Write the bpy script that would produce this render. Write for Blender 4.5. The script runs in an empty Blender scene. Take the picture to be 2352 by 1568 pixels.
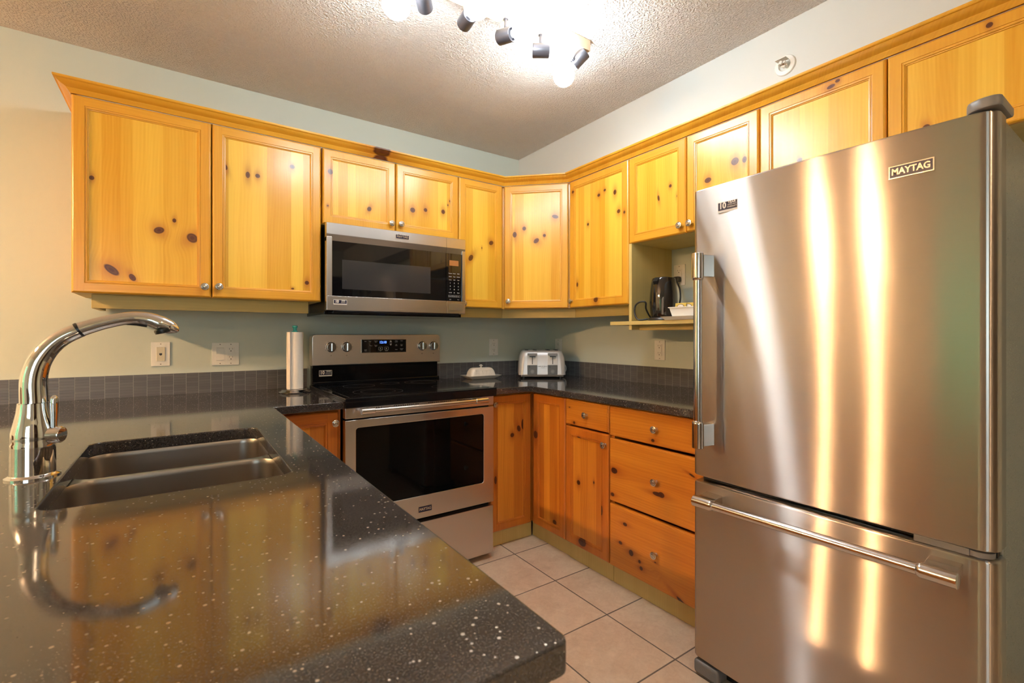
import bpy, bmesh, math, random
from mathutils import Vector, Matrix
random.seed(4)
S = bpy.context.scene
COL = S.collection
PI = math.pi
def R(d): return math.radians(d)

# ------------------------------------------------------------------ camera, sky, exposure
cam = bpy.data.cameras.new('camera'); camo = bpy.data.objects.new('camera', cam); COL.objects.link(camo)
cam.sensor_fit = 'HORIZONTAL'; cam.sensor_width = 36.0; cam.lens = 36.0*1090/2352
cam.shift_y = -15/2352; cam.clip_start = 0.02
camo.location = (0, 0, 1.16); camo.rotation_euler = (R(90), 0, -R(34.9))
cam.dof.use_dof = True; cam.dof.focus_distance = 2.4; cam.dof.aperture_fstop = 8.0
S.camera = camo
w = bpy.data.worlds.new('world'); S.world = w; w.use_nodes = True
w.node_tree.nodes['Background'].inputs[0].default_value = (0.62, 0.80, 0.86, 1)
w.node_tree.nodes['Background'].inputs[1].default_value = 6.0
S.view_settings.view_transform = 'Standard'; S.view_settings.look = 'None'
S.view_settings.gamma = 1.0; S.view_settings.use_curve_mapping = False
S.view_settings.exposure = 0.24
BULB_W = 71.0      # cool track-light bulbs
BULB_P = 2800.0    # warm chandelier bulbs in the dining area
SHADE_E = 215.0      # their lit frosted shades
GLOBE_E = 46.0     # warm ceiling globe in the hall behind the camera
WX0, WX1, WY, CEIL = -3.6, 2.275, 2.815, 2.435
WYF = -2.6
CT = 0.8735
# daylight enters by the windows (portals guide the sampling of the sky)
def portal(loc, rot, sx, sy):
    l = bpy.data.lights.new('window_portal', 'AREA'); l.shape = 'RECTANGLE'; l.size = sx; l.size_y = sy
    l.cycles.is_portal = True
    o = bpy.data.objects.new('window_portal', l); COL.objects.link(o); o.location = loc; o.rotation_euler = rot
portal((WX0-.05, .60, 1.22), (0, R(-90), 0), 1.5, 1.25)
portal((-1.6, WYF-.05, 1.35), (R(90), 0, 0), 1.6, 1.3)

# ------------------------------------------------------------------ node helpers
def newmat(name):
    m = bpy.data.materials.new(name); m.use_nodes = True
    nt = m.node_tree; b = nt.nodes['Principled BSDF']
    return m, nt, b
def N(nt, t, **k):
    n = nt.nodes.new(t)
    for a, v in k.items(): setattr(n, a, v)
    return n
def setin(nt, sock, v):
    if isinstance(v, bpy.types.NodeSocket): nt.links.new(v, sock)
    else: sock.default_value = v
def M(nt, op, a, b=None, c=None, clamp=False):
    n = N(nt, 'ShaderNodeMath', operation=op); n.use_clamp = clamp
    setin(nt, n.inputs[0], a)
    if b is not None: setin(nt, n.inputs[1], b)
    if c is not None: setin(nt, n.inputs[2], c)
    return n.outputs[0]
def MR(nt, v, a, b, c, d, smooth=False):
    n = N(nt, 'ShaderNodeMapRange')
    if smooth: n.interpolation_type = 'SMOOTHSTEP'
    setin(nt, n.inputs[0], v)
    for i, x in zip((1, 2, 3, 4), (a, b, c, d)): n.inputs[i].default_value = x
    return n.outputs[0]
def MIX(nt, f, a, b, mode='MIX'):
    n = N(nt, 'ShaderNodeMix', data_type='RGBA', blend_type=mode)
    setin(nt, n.inputs[0], f)
    for s, v in ((n.inputs[6], a), (n.inputs[7], b)):
        if isinstance(v, tuple): v = (*v[:3], 1)
        setin(nt, s, v)
    return n.outputs[2]
def XYZ(nt, x, y, z):
    n = N(nt, 'ShaderNodeCombineXYZ')
    for s, v in zip(n.inputs, (x, y, z)): setin(nt, s, v)
    return n.outputs[0]
def NOISE(nt, vec, scale, detail=2, rough=.5, dist=0):
    n = N(nt, 'ShaderNodeTexNoise'); nt.links.new(vec, n.inputs['Vector'])
    n.inputs['Scale'].default_value = scale; n.inputs['Detail'].default_value = detail
    n.inputs['Roughness'].default_value = rough; n.inputs['Distortion'].default_value = dist
    return n.outputs['Fac']
def BUMP(nt, b, h, dist, strength=1.0):
    n = N(nt, 'ShaderNodeBump'); n.inputs['Distance'].default_value = dist; n.inputs['Strength'].default_value = strength
    nt.links.new(h, n.inputs['Height']); nt.links.new(n.outputs[0], b.inputs['Normal'])
def OBJC(nt):
    tc = N(nt, 'ShaderNodeTexCoord'); sp = N(nt, 'ShaderNodeSeparateXYZ'); nt.links.new(tc.outputs['Object'], sp.inputs[0])
    return tc.outputs['Object'], sp.outputs

def plain(name, col, rough=.5, metal=0, ior=1.5, coat=0, noise=0, emit=None, estr=0, spec=None):
    m, nt, b = newmat(name)
    b.inputs['Base Color'].default_value = (*col, 1); b.inputs['Roughness'].default_value = rough
    b.inputs['Metallic'].default_value = metal; b.inputs['IOR'].default_value = ior
    b.inputs['Coat Weight'].default_value = coat; b.inputs['Coat Roughness'].default_value = .08
    if spec is not None: b.inputs['Specular IOR Level'].default_value = spec
    oc, _ = OBJC(nt)
    f = NOISE(nt, oc, 60, 3)
    if noise:
        c2 = tuple(c*(1-noise) for c in col)
        nt.links.new(MIX(nt, f, col, c2), b.inputs['Base Color'])
    r = MR(nt, f, 0, 1, max(0, rough-.03), rough+.03); nt.links.new(r, b.inputs['Roughness'])
    if emit: b.inputs['Emission Color'].default_value = (*emit, 1); b.inputs['Emission Strength'].default_value = estr
    return m

# knot node group
def knot_group():
    g = bpy.data.node_groups.new('knot', 'ShaderNodeTree')
    for nm in ('u', 'v', 'ku', 'kv', 'ru', 'rv', 'ca', 'sa'): g.interface.new_socket(nm, in_out='INPUT', socket_type='NodeSocketFloat')
    for nm in ('core', 'halo', 'shift'): g.interface.new_socket(nm, in_out='OUTPUT', socket_type='NodeSocketFloat')
    i = g.nodes.new('NodeGroupInput'); o = g.nodes.new('NodeGroupOutput')
    u, v, ku, kv, ru, rv, ca, sa = [i.outputs[k] for k in range(8)]
    du = M(g, 'SUBTRACT', u, ku); dv = M(g, 'SUBTRACT', v, kv)
    a = M(g, 'ADD', M(g, 'MULTIPLY', du, ca), M(g, 'MULTIPLY', dv, sa))
    b = M(g, 'SUBTRACT', M(g, 'MULTIPLY', dv, ca), M(g, 'MULTIPLY', du, sa))
    p = M(g, 'DIVIDE', a, ru); q = M(g, 'DIVIDE', b, rv)
    r2 = M(g, 'ADD', M(g, 'MULTIPLY', p, p), M(g, 'MULTIPLY', q, q))
    r = M(g, 'SQRT', r2)
    core = MR(g, r, .8, 1.1, 1, 0, True)
    ring = MR(g, M(g, 'SINE', M(g, 'MULTIPLY', r, 9)), -1, 1, .90, 1.0)
    g.links.new(M(g, 'MULTIPLY', core, ring), o.inputs['core'])
    q2 = M(g, 'MULTIPLY', q, .55)
    h2 = M(g, 'ADD', M(g, 'MULTIPLY', p, p), M(g, 'MULTIPLY', q2, q2))
    g.links.new(M(g, 'EXPONENT', M(g, 'MULTIPLY', h2, -.42)), o.inputs['halo'])
    e = M(g, 'EXPONENT', M(g, 'MULTIPLY', h2, -.22))
    g.links.new(M(g, 'MULTIPLY', du, M(g, 'MULTIPLY', e, -.85)), o.inputs['shift'])
    return g
KG = knot_group()
TONES = {  # light board, dark board, knot halo, knot core
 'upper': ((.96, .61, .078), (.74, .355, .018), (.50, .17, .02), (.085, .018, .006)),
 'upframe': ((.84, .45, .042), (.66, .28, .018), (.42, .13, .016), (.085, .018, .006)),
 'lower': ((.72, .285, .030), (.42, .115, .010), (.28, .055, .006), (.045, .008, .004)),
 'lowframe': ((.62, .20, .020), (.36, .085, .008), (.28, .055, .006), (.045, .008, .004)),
 'pale': ((.68, .53, .20), (.54, .40, .13), (.42, .26, .07), (.20, .09, .025)),
}
def pine(name, direction='v', tone='upper', knots=(), strips=True, rough=.30):
    m, nt, b = newmat(name)
    oc, o = OBJC(nt); rnd = N(nt, 'ShaderNodeObjectInfo').outputs['Random']
    hor, ver = M(nt, 'ADD', o[0], o[1]), o[2]
    if direction == 'h': hor2, ver2 = M(nt, 'ADD', o[2], o[1]), o[0]
    elif direction == 'y': hor2, ver2 = M(nt, 'ADD', o[2], o[0]), o[1]
    else: hor2, ver2 = hor, ver
    ro = M(nt, 'MULTIPLY', rnd, 37.0)
    core = halo = None; shift = None
    for (a, c, ru, rv, ang) in knots:
        k = nt.nodes.new('ShaderNodeGroup'); k.node_tree = KG
        if direction == 'h': ka, kc, kru, krv, an = c, a, rv, ru, -ang
        else: ka, kc, kru, krv, an = a, c, ru, rv, ang
        nt.links.new(hor2 if direction != 'v' else o[0], k.inputs['u']); nt.links.new(ver2, k.inputs['v'])
        for nm, v in zip(('ku', 'kv', 'ru', 'rv', 'ca', 'sa'), (ka, kc, kru, krv, math.cos(R(an)), math.sin(R(an)))): k.inputs[nm].default_value = v
        core = k.outputs[0] if core is None else M(nt, 'MAXIMUM', core, k.outputs[0])
        halo = k.outputs[1] if halo is None else M(nt, 'MAXIMUM', halo, k.outputs[1])
        shift = k.outputs[2] if shift is None else M(nt, 'ADD', shift, k.outputs[2])
    uu = hor2 if shift is None else M(nt, 'ADD', hor2, shift)
    L, D, H, K = TONES[tone]
    warp = NOISE(nt, XYZ(nt, M(nt, 'MULTIPLY', uu, 5.0), M(nt, 'MULTIPLY', ver2, 1.3), ro), 1.0, 2)
    g1 = M(nt, 'SINE', M(nt, 'ADD', M(nt, 'MULTIPLY', uu, 520.0), M(nt, 'MULTIPLY', warp, 46.0)))
    g2 = NOISE(nt, XYZ(nt, M(nt, 'MULTIPLY', uu, 150.0), M(nt, 'MULTIPLY', ver2, 3.0), ro), 1.0, 3)
    g3 = NOISE(nt, XYZ(nt, M(nt, 'MULTIPLY', uu, 14.0), M(nt, 'MULTIPLY', ver2, 1.0), ro), 1.0, 2)
    f = M(nt, 'ADD', M(nt, 'MULTIPLY', g1, .055), M(nt, 'MULTIPLY', g2, .55))
    f = M(nt, 'ADD', f, M(nt, 'MULTIPLY', g3, 1.05))
    f = M(nt, 'SUBTRACT', f, .33, clamp=True)
    if strips:
        vo = N(nt, 'ShaderNodeTexVoronoi', voronoi_dimensions='1D'); vo.inputs['Scale'].default_value = 19.0
        nt.links.new(M(nt, 'ADD', hor2, ro), vo.inputs['W'])
        sp = N(nt, 'ShaderNodeSeparateColor'); nt.links.new(vo.outputs['Color'], sp.inputs[0])
        f = M(nt, 'ADD', f, MR(nt, sp.outputs[0], 0, 1, -.46, .42), clamp=True)
    col = MIX(nt, f, L, D)
    if halo is not None:
        col = MIX(nt, M(nt, 'MULTIPLY', halo, .8), col, H); col = MIX(nt, core, col, K)
    nt.links.new(col, b.inputs['Base Color'])
    b.inputs['Roughness'].default_value = rough
    b.inputs['Coat Weight'].default_value = .35 if tone != 'pale' else 0; b.inputs['Coat Roughness'].default_value = .25
    if tone == 'pale': b.inputs['Roughness'].default_value = .5
    BUMP(nt, b, g2, .0004, .5)
    return m
_pm = {}
def P(direction, tone, strips=False):
    k = (direction, tone, strips)
    if k not in _pm: _pm[k] = pine('pine_%s_%s' % (tone, direction), direction, tone, (), strips)
    return _pm[k]

def steel(name, col, rough, aniso, tang=(0, 0, 1), streak=(0, 1), fine=.02):
    """brushed metal; tang = direction of the highlight stretch control, streak = brushing direction"""
    m, nt, b = newmat(name)
    oc, o = OBJC(nt)
    b.inputs['Metallic'].default_value = 1; b.inputs['Base Color'].default_value = (*col, 1)
    b.inputs['Anisotropic'].default_value = aniso
    t = N(nt, 'ShaderNodeCombineXYZ')
    for i in range(3): t.inputs[i].default_value = tang[i]
    if aniso: nt.links.new(t.outputs[0], b.inputs['Tangent'])
    mp = N(nt, 'ShaderNodeMapping'); nt.links.new(oc, mp.inputs[0])
    mp.inputs['Scale'].default_value = (4, 4, 900) if streak == 'h' else ((900, 900, 4) if streak == 'v' else (200, 200, 200))
    f = NOISE(nt, mp.outputs[0], 1.0, 3)
    nt.links.new(MR(nt, f, .25, .75, rough-fine, rough+fine), b.inputs['Roughness'])
    nt.links.new(MIX(nt, f, tuple(c*.985 for c in col), col), b.inputs['Base Color'])
    return m

# ------------------------------------------------------------------ materials
def wall_mat(name, col):
    m, nt, b = newmat(name); oc, o = OBJC(nt)
    f = NOISE(nt, oc, 1.2, 3); nt.links.new(MIX(nt, f, col, tuple(c*.96 for c in col)), b.inputs['Base Color'])
    b.inputs['Roughness'].default_value = .55
    BUMP(nt, b, NOISE(nt, oc, 220, 3), .0006, .35); return m
MW = wall_mat('sage_paint', (.60, .655, .59))
MSOF = wall_mat('soffit_paint', (.68, .69, .66))
def ceil_mat():
    m, nt, b = newmat('knockdown_ceiling'); oc, o = OBJC(nt)
    b.inputs['Base Color'].default_value = (.80, .745, .70, 1); b.inputs['Roughness'].default_value = .8
    v = N(nt, 'ShaderNodeTexNoise'); nt.links.new(oc, v.inputs['Vector']); v.inputs['Scale'].default_value = 120; v.inputs['Detail'].default_value = 2; v.inputs['Roughness'].default_value = .5; v.inputs['Distortion'].default_value = .25
    h = MR(nt, v.outputs['Fac'], .38, .72, 0, 1, True)
    nt.links.new(MIX(nt, NOISE(nt, oc, 3, 2), (.80, .745, .70), (.77, .715, .67)), b.inputs['Base Color'])
    BUMP(nt, b, h, .005, .9); return m
MC = ceil_mat()
def floor_mat():
    m, nt, b = newmat('beige_floor_tile'); oc, o = OBJC(nt)
    T = .3318; G = .0032
    def cell(c, off):
        d = M(nt, 'DIVIDE', M(nt, 'SUBTRACT', c, off), T)
        fr = M(nt, 'FRACT', d); return fr, M(nt, 'FLOOR', d)
    fx, ix = cell(o[0], 1.4500-10*T); fy, iy = cell(o[1], 1.0580-20*T)
    def edge(f): return M(nt, 'MINIMUM', f, M(nt, 'SUBTRACT', 1.0, f))
    e = M(nt, 'MINIMUM', edge(fx), edge(fy))
    g = MR(nt, e, G/T*.6, G/T*1.1, 1, 0, True)
    wn = N(nt, 'ShaderNodeTexWhiteNoise', noise_dimensions='2D'); nt.links.new(XYZ(nt, ix, iy, 0), wn.inputs['Vector'])
    off = N(nt, 'ShaderNodeVectorMath', operation='ADD'); nt.links.new(oc, off.inputs[0])
    sc = N(nt, 'ShaderNodeVectorMath', operation='SCALE'); nt.links.new(wn.outputs['Color'], sc.inputs[0]); sc.inputs['Scale'].default_value = 20
    nt.links.new(sc.outputs[0], off.inputs[1])
    n1 = NOISE(nt, off.outputs[0], 7, 5, .62, .6); n2 = NOISE(nt, off.outputs[0], 38, 5, .7, 1.2)
    f = MR(nt, M(nt, 'ADD', M(nt, 'MULTIPLY', n1, .6), M(nt, 'MULTIPLY', n2, .5)), .38, .75, 0, 1)
    c = MIX(nt, f, (.82, .66, .49), (.62, .45, .31))
    nt.links.new(MIX(nt, g, c, (.17, .13, .10)), b.inputs['Base Color'])
    nt.links.new(MR(nt, g, 0, 1, .34, .8), b.inputs['Roughness'])
    h = M(nt, 'SUBTRACT', M(nt, 'MULTIPLY', n2, .15), g); BUMP(nt, b, h, .0018, .8); return m
MF = floor_mat()
def quartz(name):
    m, nt, b = newmat(name); oc, o = OBJC(nt)
    v = N(nt, 'ShaderNodeTexVoronoi'); nt.links.new(oc, v.inputs['Vector']); v.inputs['Scale'].default_value = 125
    sp = N(nt, 'ShaderNodeSeparateColor'); nt.links.new(v.outputs['Color'], sp.inputs[0])
    pick = M(nt, 'GREATER_THAN', sp.outputs[0], .50)
    size = M(nt, 'ADD', M(nt, 'MULTIPLY', sp.outputs[1], .22), .04)
    dot = M(nt, 'LESS_THAN', v.outputs['Distance'], size)
    f = M(nt, 'MULTIPLY', pick, dot)
    fine = NOISE(nt, oc, 420, 3, .7)
    base = MIX(nt, MR(nt, fine, .4, .7, 0, 1), (.018, .016, .0155), (.088, .080, .078))
    spk = MIX(nt, sp.outputs[2], (.50, .43, .35), (.16, .145, .135))
    nt.links.new(MIX(nt, f, base, spk), b.inputs['Base Color'])
    nt.links.new(MR(nt, f, 0, 1, .075, .30), b.inputs['Roughness']); nt.links.new(M(nt, 'MULTIPLY', f, .75), b.inputs['Metallic'])
    b.inputs['IOR'].default_value = 1.9
    BUMP(nt, b, NOISE(nt, oc, 30, 2), .0002, .25)
    return m
MQ = quartz('dark_speckled_quartz')
def mosaic():
    m, nt, b = newmat('grey_mosaic_strip'); oc, o = OBJC(nt)
    u = M(nt, 'ADD', o[0], o[1])
    cu = M(nt, 'DIVIDE', u, .0505); fu = M(nt, 'FRACT', cu); iu = M(nt, 'FLOOR', cu)
    cv = M(nt, 'DIVIDE', M(nt, 'SUBTRACT', o[2], CT), .0125)
    cv = M(nt, 'ADD', cv, M(nt, 'MULTIPLY', M(nt, 'MODULO', M(nt, 'ABSOLUTE', iu), 2.0), .5))
    fv = M(nt, 'FRACT', cv); iv = M(nt, 'FLOOR', cv)
    eu = M(nt, 'MINIMUM', fu, M(nt, 'SUBTRACT', 1.0, fu)); ev = M(nt, 'MINIMUM', fv, M(nt, 'SUBTRACT', 1.0, fv))
    gu = MR(nt, eu, .010, .028, 1, 0, True); gv = MR(nt, ev, .03, .10, .55, 0, True)
    wn = N(nt, 'ShaderNodeTexWhiteNoise', noise_dimensions='2D'); nt.links.new(XYZ(nt, iu, iv, 0), wn.inputs['Vector'])
    st = NOISE(nt, XYZ(nt, M(nt, 'MULTIPLY', u, 12.0), o[1], M(nt, 'MULTIPLY', o[2], 700.0)), 1.0, 2)
    c = MIX(nt, wn.outputs['Value'], (.095, .093, .096), (.135, .130, .132))
    c = MIX(nt, M(nt, 'MULTIPLY', st, .5), c, (.06, .055, .055))
    c = MIX(nt, M(nt, 'MULTIPLY', gu, .85), c, (.30, .29, .27)); c = MIX(nt, gv, c, (.05, .048, .046))
    nt.links.new(c, b.inputs['Base Color']); b.inputs['Roughness'].default_value = .38
    BUMP(nt, b, M(nt, 'MAXIMUM', gu, gv), -.0008, .6); return m
MMO = mosaic()
SS_F = steel('brushed_steel_door', (.60, .565, .535), .32, .965, (0, 0, 1), 'h', .006)
SS = steel('brushed_steel', (.62, .59, .565), .27, .6, (0, 0, 1), 'h', .004)
SSH = steel('satin_steel_bar', (.66, .63, .61), .17, 0, streak='n')
SSINK = steel('sink_steel', (.38, .345, .315), .33, 0, streak='n', fine=.03)
CHR = steel('chrome', (.86, .86, .86), .035, 0, streak='n', fine=.01)
NICK = steel('knob_nickel', (.70, .67, .62), .20, 0, streak='n')
def door_steel():
    """brushed sheet, grain running sideways: reflections stretch up and down"""
    m, nt, b = newmat('brushed_steel_door'); out = nt.nodes['Material Output']; nt.nodes.remove(b)
    oc, o = OBJC(nt)
    mp = N(nt, 'ShaderNodeMapping'); nt.links.new(oc, mp.inputs[0]); mp.inputs['Scale'].default_value = (4, 4, 900)
    f = NOISE(nt, mp.outputs[0], 1.0, 3); col = MIX(nt, f, (.58, .525, .485), (.605, .55, .51))
    tg = XYZ(nt, 0.0, 0.0, 1.0); sh = []
    for r, an in ((.285, -.88), (.19, -.60)):
        g = N(nt, 'ShaderNodeBsdfAnisotropic'); nt.links.new(col, g.inputs['Color']); nt.links.new(tg, g.inputs['Tangent'])
        g.inputs['Roughness'].default_value = r; g.inputs['Anisotropy'].default_value = an; sh.append(g)
    mx = N(nt, 'ShaderNodeMixShader'); mx.inputs[0].default_value = .34
    nt.links.new(sh[0].outputs[0], mx.inputs[1]); nt.links.new(sh[1].outputs[0], mx.inputs[2]); nt.links.new(mx.outputs[0], out.inputs['Surface'])
    return m
SS_F = door_steel()
def side_mat():
    m, nt, b = newmat('textured_silver_side'); oc, o = OBJC(nt)
    b.inputs['Metallic'].default_value = .85; b.inputs['Base Color'].default_value = (.36, .35, .32, 1)
    f = NOISE(nt, oc, 260, 3, .6); nt.links.new(MR(nt, f, 0, 1, .22, .36), b.inputs['Roughness'])
    BUMP(nt, b, f, .0012, .8); return m
MSIDE = side_mat()
BLKG = plain('black_glass', (.004, .004, .005), .035, 0, 1.55)
BLKE = plain('black_enamel', (.006, .006, .007), .09, 0, 1.5, spec=.25)
BLKO = plain('black_oven_glass', (.003, .003, .003), .04, 0, 1.5, spec=.14)
BLK = plain('black_plastic', (.012, .012, .013), .35)
BLKM = plain('black_gap', (.006, .006, .006), .6)
GREYP = plain('grey_plastic', (.20, .19, .185), .35)
DGREY = plain('dark_grey_plastic', (.10, .095, .09), .35)
FIXG = plain('graphite_metal', (.11, .105, .12), .30, .75)
WHT = plain('white_plastic', (.82, .81, .77), .32)
IVORY = plain('ivory_plastic', (.66, .61, .47), .32)
CER = plain('white_glazed_ceramic', (.74, .69, .61), .18, coat=.5)
SILV = plain('silver_toaster_shell', (.66, .63, .62), .34, .35)
SILVL = plain('light_toaster_recess', (.72, .70, .68), .40)
PAPER = plain('paper_towel', (.82, .74, .64), .9, noise=.06)
TEAL = plain('teal_plastic', (.03, .25, .22), .4)
WHP = plain('white_card', (.80, .77, .72), .5)
YEL = plain('yellow_packet', (.70, .52, .10), .5, noise=.15)
BRN = plain('dark_brown_packet', (.05, .025, .015), .45, noise=.4)
ORG = plain('orange_print', (.65, .25, .03), .5)
NAVY = plain('navy_badge', (.02, .02, .05), .25)
BADGE = plain('badge_silver', (.72, .66, .58), .2, .9)
PRNT = plain('pale_print', (.55, .55, .56), .5)
PRNTD = plain('dim_print', (.28, .28, .29), .5)
LCDB = plain('blue_display_digits', (.02, .05, .5), .4, emit=(.08, .2, 1.0), estr=3.0)
LCDA = plain('amber_display', (.30, .12, .04), .25, emit=(.8, .28, .06), estr=.10)
WINM = plain('grey_window_mesh', (.030, .030, .033), .10, 0, 1.6)
GOLDP = plain('light_fixture_birch', (.72, .55, .36), .4, noise=.12)
COPR = plain('red_brass', (.45, .18, .10), .3, .8)
FRAMEW = plain('window_frame_white', (.75, .75, .72), .4)
LAMPS = plain('amber_pendant_shade', (.30, .14, .05), .35)
def emis(name, col, s):
    m, nt, b = newmat(name); b.inputs['Base Color'].default_value = (.8, .8, .8, 1)
    b.inputs['Emission Color'].default_value = (*col, 1); b.inputs['Emission Strength'].default_value = s
    oc, o = OBJC(nt); nt.links.new(MR(nt, NOISE(nt, oc, 8, 1), 0, 1, s*.95, s*1.05), b.inputs['Emission Strength']); return m
EB = emis('cool_white_bulb', (.86, .95, 1.0), BULB_W)
EP = emis('warm_bulb', (1.0, .56, .24), BULB_P)
GLOB = emis('warm_globe', (1.0, .68, .40), GLOBE_E)
SHADE = emis('frosted_lit_shade', (1.0, .62, .34), SHADE_E)
def leafm():
    m, nt, b = newmat('hedge_leaves'); oc, o = OBJC(nt)
    nt.links.new(MIX(nt, NOISE(nt, oc, 9, 5, .7), (.12, .27, .09), (.38, .58, .30)), b.inputs['Base Color']); return m
LEAF = leafm()
LAWN = plain('lawn', (.12, .25, .07), .9, noise=.4)

# ------------------------------------------------------------------ mesh helpers
class B:
    def __init__(s): s.bm = bmesh.new()
    def _mi(s, faces, mi):
        for f in faces: f.material_index = mi
    def box(s, x0, x1, y0, y1, z0, z1, mi=0, bev=0, seg=2):
        x0, x1 = sorted((x0, x1)); y0, y1 = sorted((y0, y1)); z0, z1 = sorted((z0, z1))
        t = bmesh.new(); bmesh.ops.create_cube(t, size=1)
        for v in t.verts: v.co = Vector(((x0+x1)/2+v.co.x*(x1-x0), (y0+y1)/2+v.co.y*(y1-y0), (z0+z1)/2+v.co.z*(z1-z0)))
        if bev:
            bev = min(bev, .49*min(x1-x0, y1-y0, z1-z0))
            bmesh.ops.bevel(t, geom=list(t.edges), offset=bev, segments=seg, profile=.5, affect='EDGES')
        s._merge(t, mi); return s
    def _merge(s, t, mi=None):
        me = bpy.data.meshes.new('tmp')
        if mi is not None:
            for f in t.faces: f.material_index = mi
        t.to_mesh(me); t.free(); s.bm.from_mesh(me); bpy.data.meshes.remove(me)
    def poly(s, pts, z0, z1, mi=0, bev=0, axis='z'):
        """extrude polygon; axis z: pts (x,y); axis y: pts (x,z) between y z0..z1; axis x: pts (y,z)"""
        t = bmesh.new()
        def mk(p, h): return Vector((p[0], p[1], h)) if axis == 'z' else (Vector((p[0], h, p[1])) if axis == 'y' else Vector((h, p[0], p[1])))
        a = [t.verts.new(mk(p, z0)) for p in pts]; b = [t.verts.new(mk(p, z1)) for p in pts]
        t.faces.new(a); t.faces.new(b[::-1]); n = len(pts)
        for i in range(n): t.faces.new((a[i], b[i], b[(i+1) % n], a[(i+1) % n]))
        bmesh.ops.recalc_face_normals(t, faces=t.faces)
        if bev:
            ed = [e for e in t.edges if all(abs((v.co[{'z': 2, 'y': 1, 'x': 0}[axis]])-z0) < 1e-6 for v in e.verts) or all(abs((v.co[{'z': 2, 'y': 1, 'x': 0}[axis]])-z1) < 1e-6 for v in e.verts)]
            bmesh.ops.bevel(t, geom=ed, offset=bev, segments=2, profile=.5, affect='EDGES')
        s._merge(t, mi); return s
    def lathe(s, prof, c=(0, 0, 0), axis='z', seg=32, mi=0, mat=None, sx=1, sy=1):
        t = bmesh.new(); rings = []
        for r, h in prof:
            if r < 1e-6: rings.append([t.verts.new((0, 0, h))])
            else: rings.append([t.verts.new((r*math.cos(2*PI*k/seg)*sx, r*math.sin(2*PI*k/seg)*sy, h)) for k in range(seg)])
        for a, b in zip(rings, rings[1:]):
            for k in range(seg):
                k2 = (k+1) % seg
                if len(a) == 1 and len(b) == 1: continue
                if len(a) == 1: t.faces.new((a[0], b[k], b[k2]))
                elif len(b) == 1: t.faces.new((a[k], b[0], a[k2]))
                else: t.faces.new((a[k], b[k], b[k2], a[k2]))
        bmesh.ops.recalc_face_normals(t, faces=t.faces)
        if mat is None:
            if axis == 'z': mat = Matrix()
            elif axis == 'x': mat = Matrix.Rotation(R(90), 4, 'Y')
            elif axis == '-y': mat = Matrix.Rotation(R(90), 4, 'X')
            elif isinstance(axis, Vector): mat = axis.to_track_quat('Z', 'Y').to_matrix().to_4x4()
        bmesh.ops.transform(t, matrix=Matrix.Translation(Vector(c)) @ mat, verts=t.verts)
        s._merge(t, mi); return s
    def cyl(s, c, r, h, axis='z', seg=32, mi=0, bev=.0):
        if bev: p = [(0, 0), (r-bev, 0), (r, bev), (r, h-bev), (r-bev, h), (0, h)]
        else: p = [(0, 0), (r, 0), (r, h), (0, h)]
        return s.lathe(p, c, axis, seg, mi)
    def sphere(s, c, r, mi=0, seg=20, sc=(1, 1, 1)):
        p = [(r*math.sin(PI*k/12), -r*math.cos(PI*k/12)) for k in range(13)]
        p[0] = (0, -r); p[-1] = (0, r)
        return s.lathe(p, c, mat=Matrix.Diagonal((*sc, 1)), seg=seg, mi=mi)
    def tube(s, pts, rad, seg=16, mi=0, cap=True, sq=1.0):
        pts = [Vector(p) for p in pts]; n = len(pts)
        rad = list(rad) if isinstance(rad, (list, tuple)) else [rad]*n
        if n > 3:
            P4, R4 = [], []
            for i in range(n-1):
                a, b_, c, d = pts[max(i-1, 0)], pts[i], pts[i+1], pts[min(i+2, n-1)]
                for k in range(6):
                    u = k/6; P4.append(.5*((2*b_)+(c-a)*u+(2*a-5*b_+4*c-d)*u*u+(3*b_-a-3*c+d)*u**3)); R4.append(rad[i]*(1-u)+rad[i+1]*u)
            pts, rad = P4+[pts[-1]], R4+[rad[-1]]; n = len(pts)
        t = bmesh.new(); rings = []; up = None
        for i in range(n):
            d = (pts[min(i+1, n-1)]-pts[max(i-1, 0)]).normalized()
            if up is None: up = Vector((0, 0, 1)) if abs(d.z) < .9 else Vector((1, 0, 0))
            a = d.cross(up)
            if a.length < 1e-5: a = d.cross(Vector((0, 1, 0)))
            a.normalize(); b = a.cross(d).normalized(); up = b
            rings.append([t.verts.new(pts[i]+a*rad[i]*math.cos(2*PI*k/seg)+b*rad[i]*sq*math.sin(2*PI*k/seg)) for k in range(seg)])
        for p, q in zip(rings, rings[1:]):
            for k in range(seg): t.faces.new((p[k], p[(k+1) % seg], q[(k+1) % seg], q[k]))
        if cap: t.faces.new(rings[0][::-1]); t.faces.new(rings[-1])
        bmesh.ops.recalc_face_normals(t, faces=t.faces)
        s._merge(t, mi); return s
    def mesh(s, me, mat=None, mi=0):
        t = bmesh.new(); t.from_mesh(me)
        if mat is not None: bmesh.ops.transform(t, matrix=mat, verts=t.verts)
        s._merge(t, mi); return s
    def build(s, name, mats, parent=None, smooth=35):
        me = bpy.data.meshes.new(name); s.bm.to_mesh(me); s.bm.free()
        for m in (mats if isinstance(mats, (list, tuple)) else [mats]): me.materials.append(m)
        if smooth:
            for p in me.polygons: p.use_smooth = True
            me.set_sharp_from_angle(angle=R(smooth))
        o = bpy.data.objects.new(name, me); COL.objects.link(o)
        if smooth:
            wn = o.modifiers.new('normals', 'WEIGHTED_NORMAL'); wn.keep_sharp = True; wn.weight = 60
        if parent is not None: o.parent = parent
        return o
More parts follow.
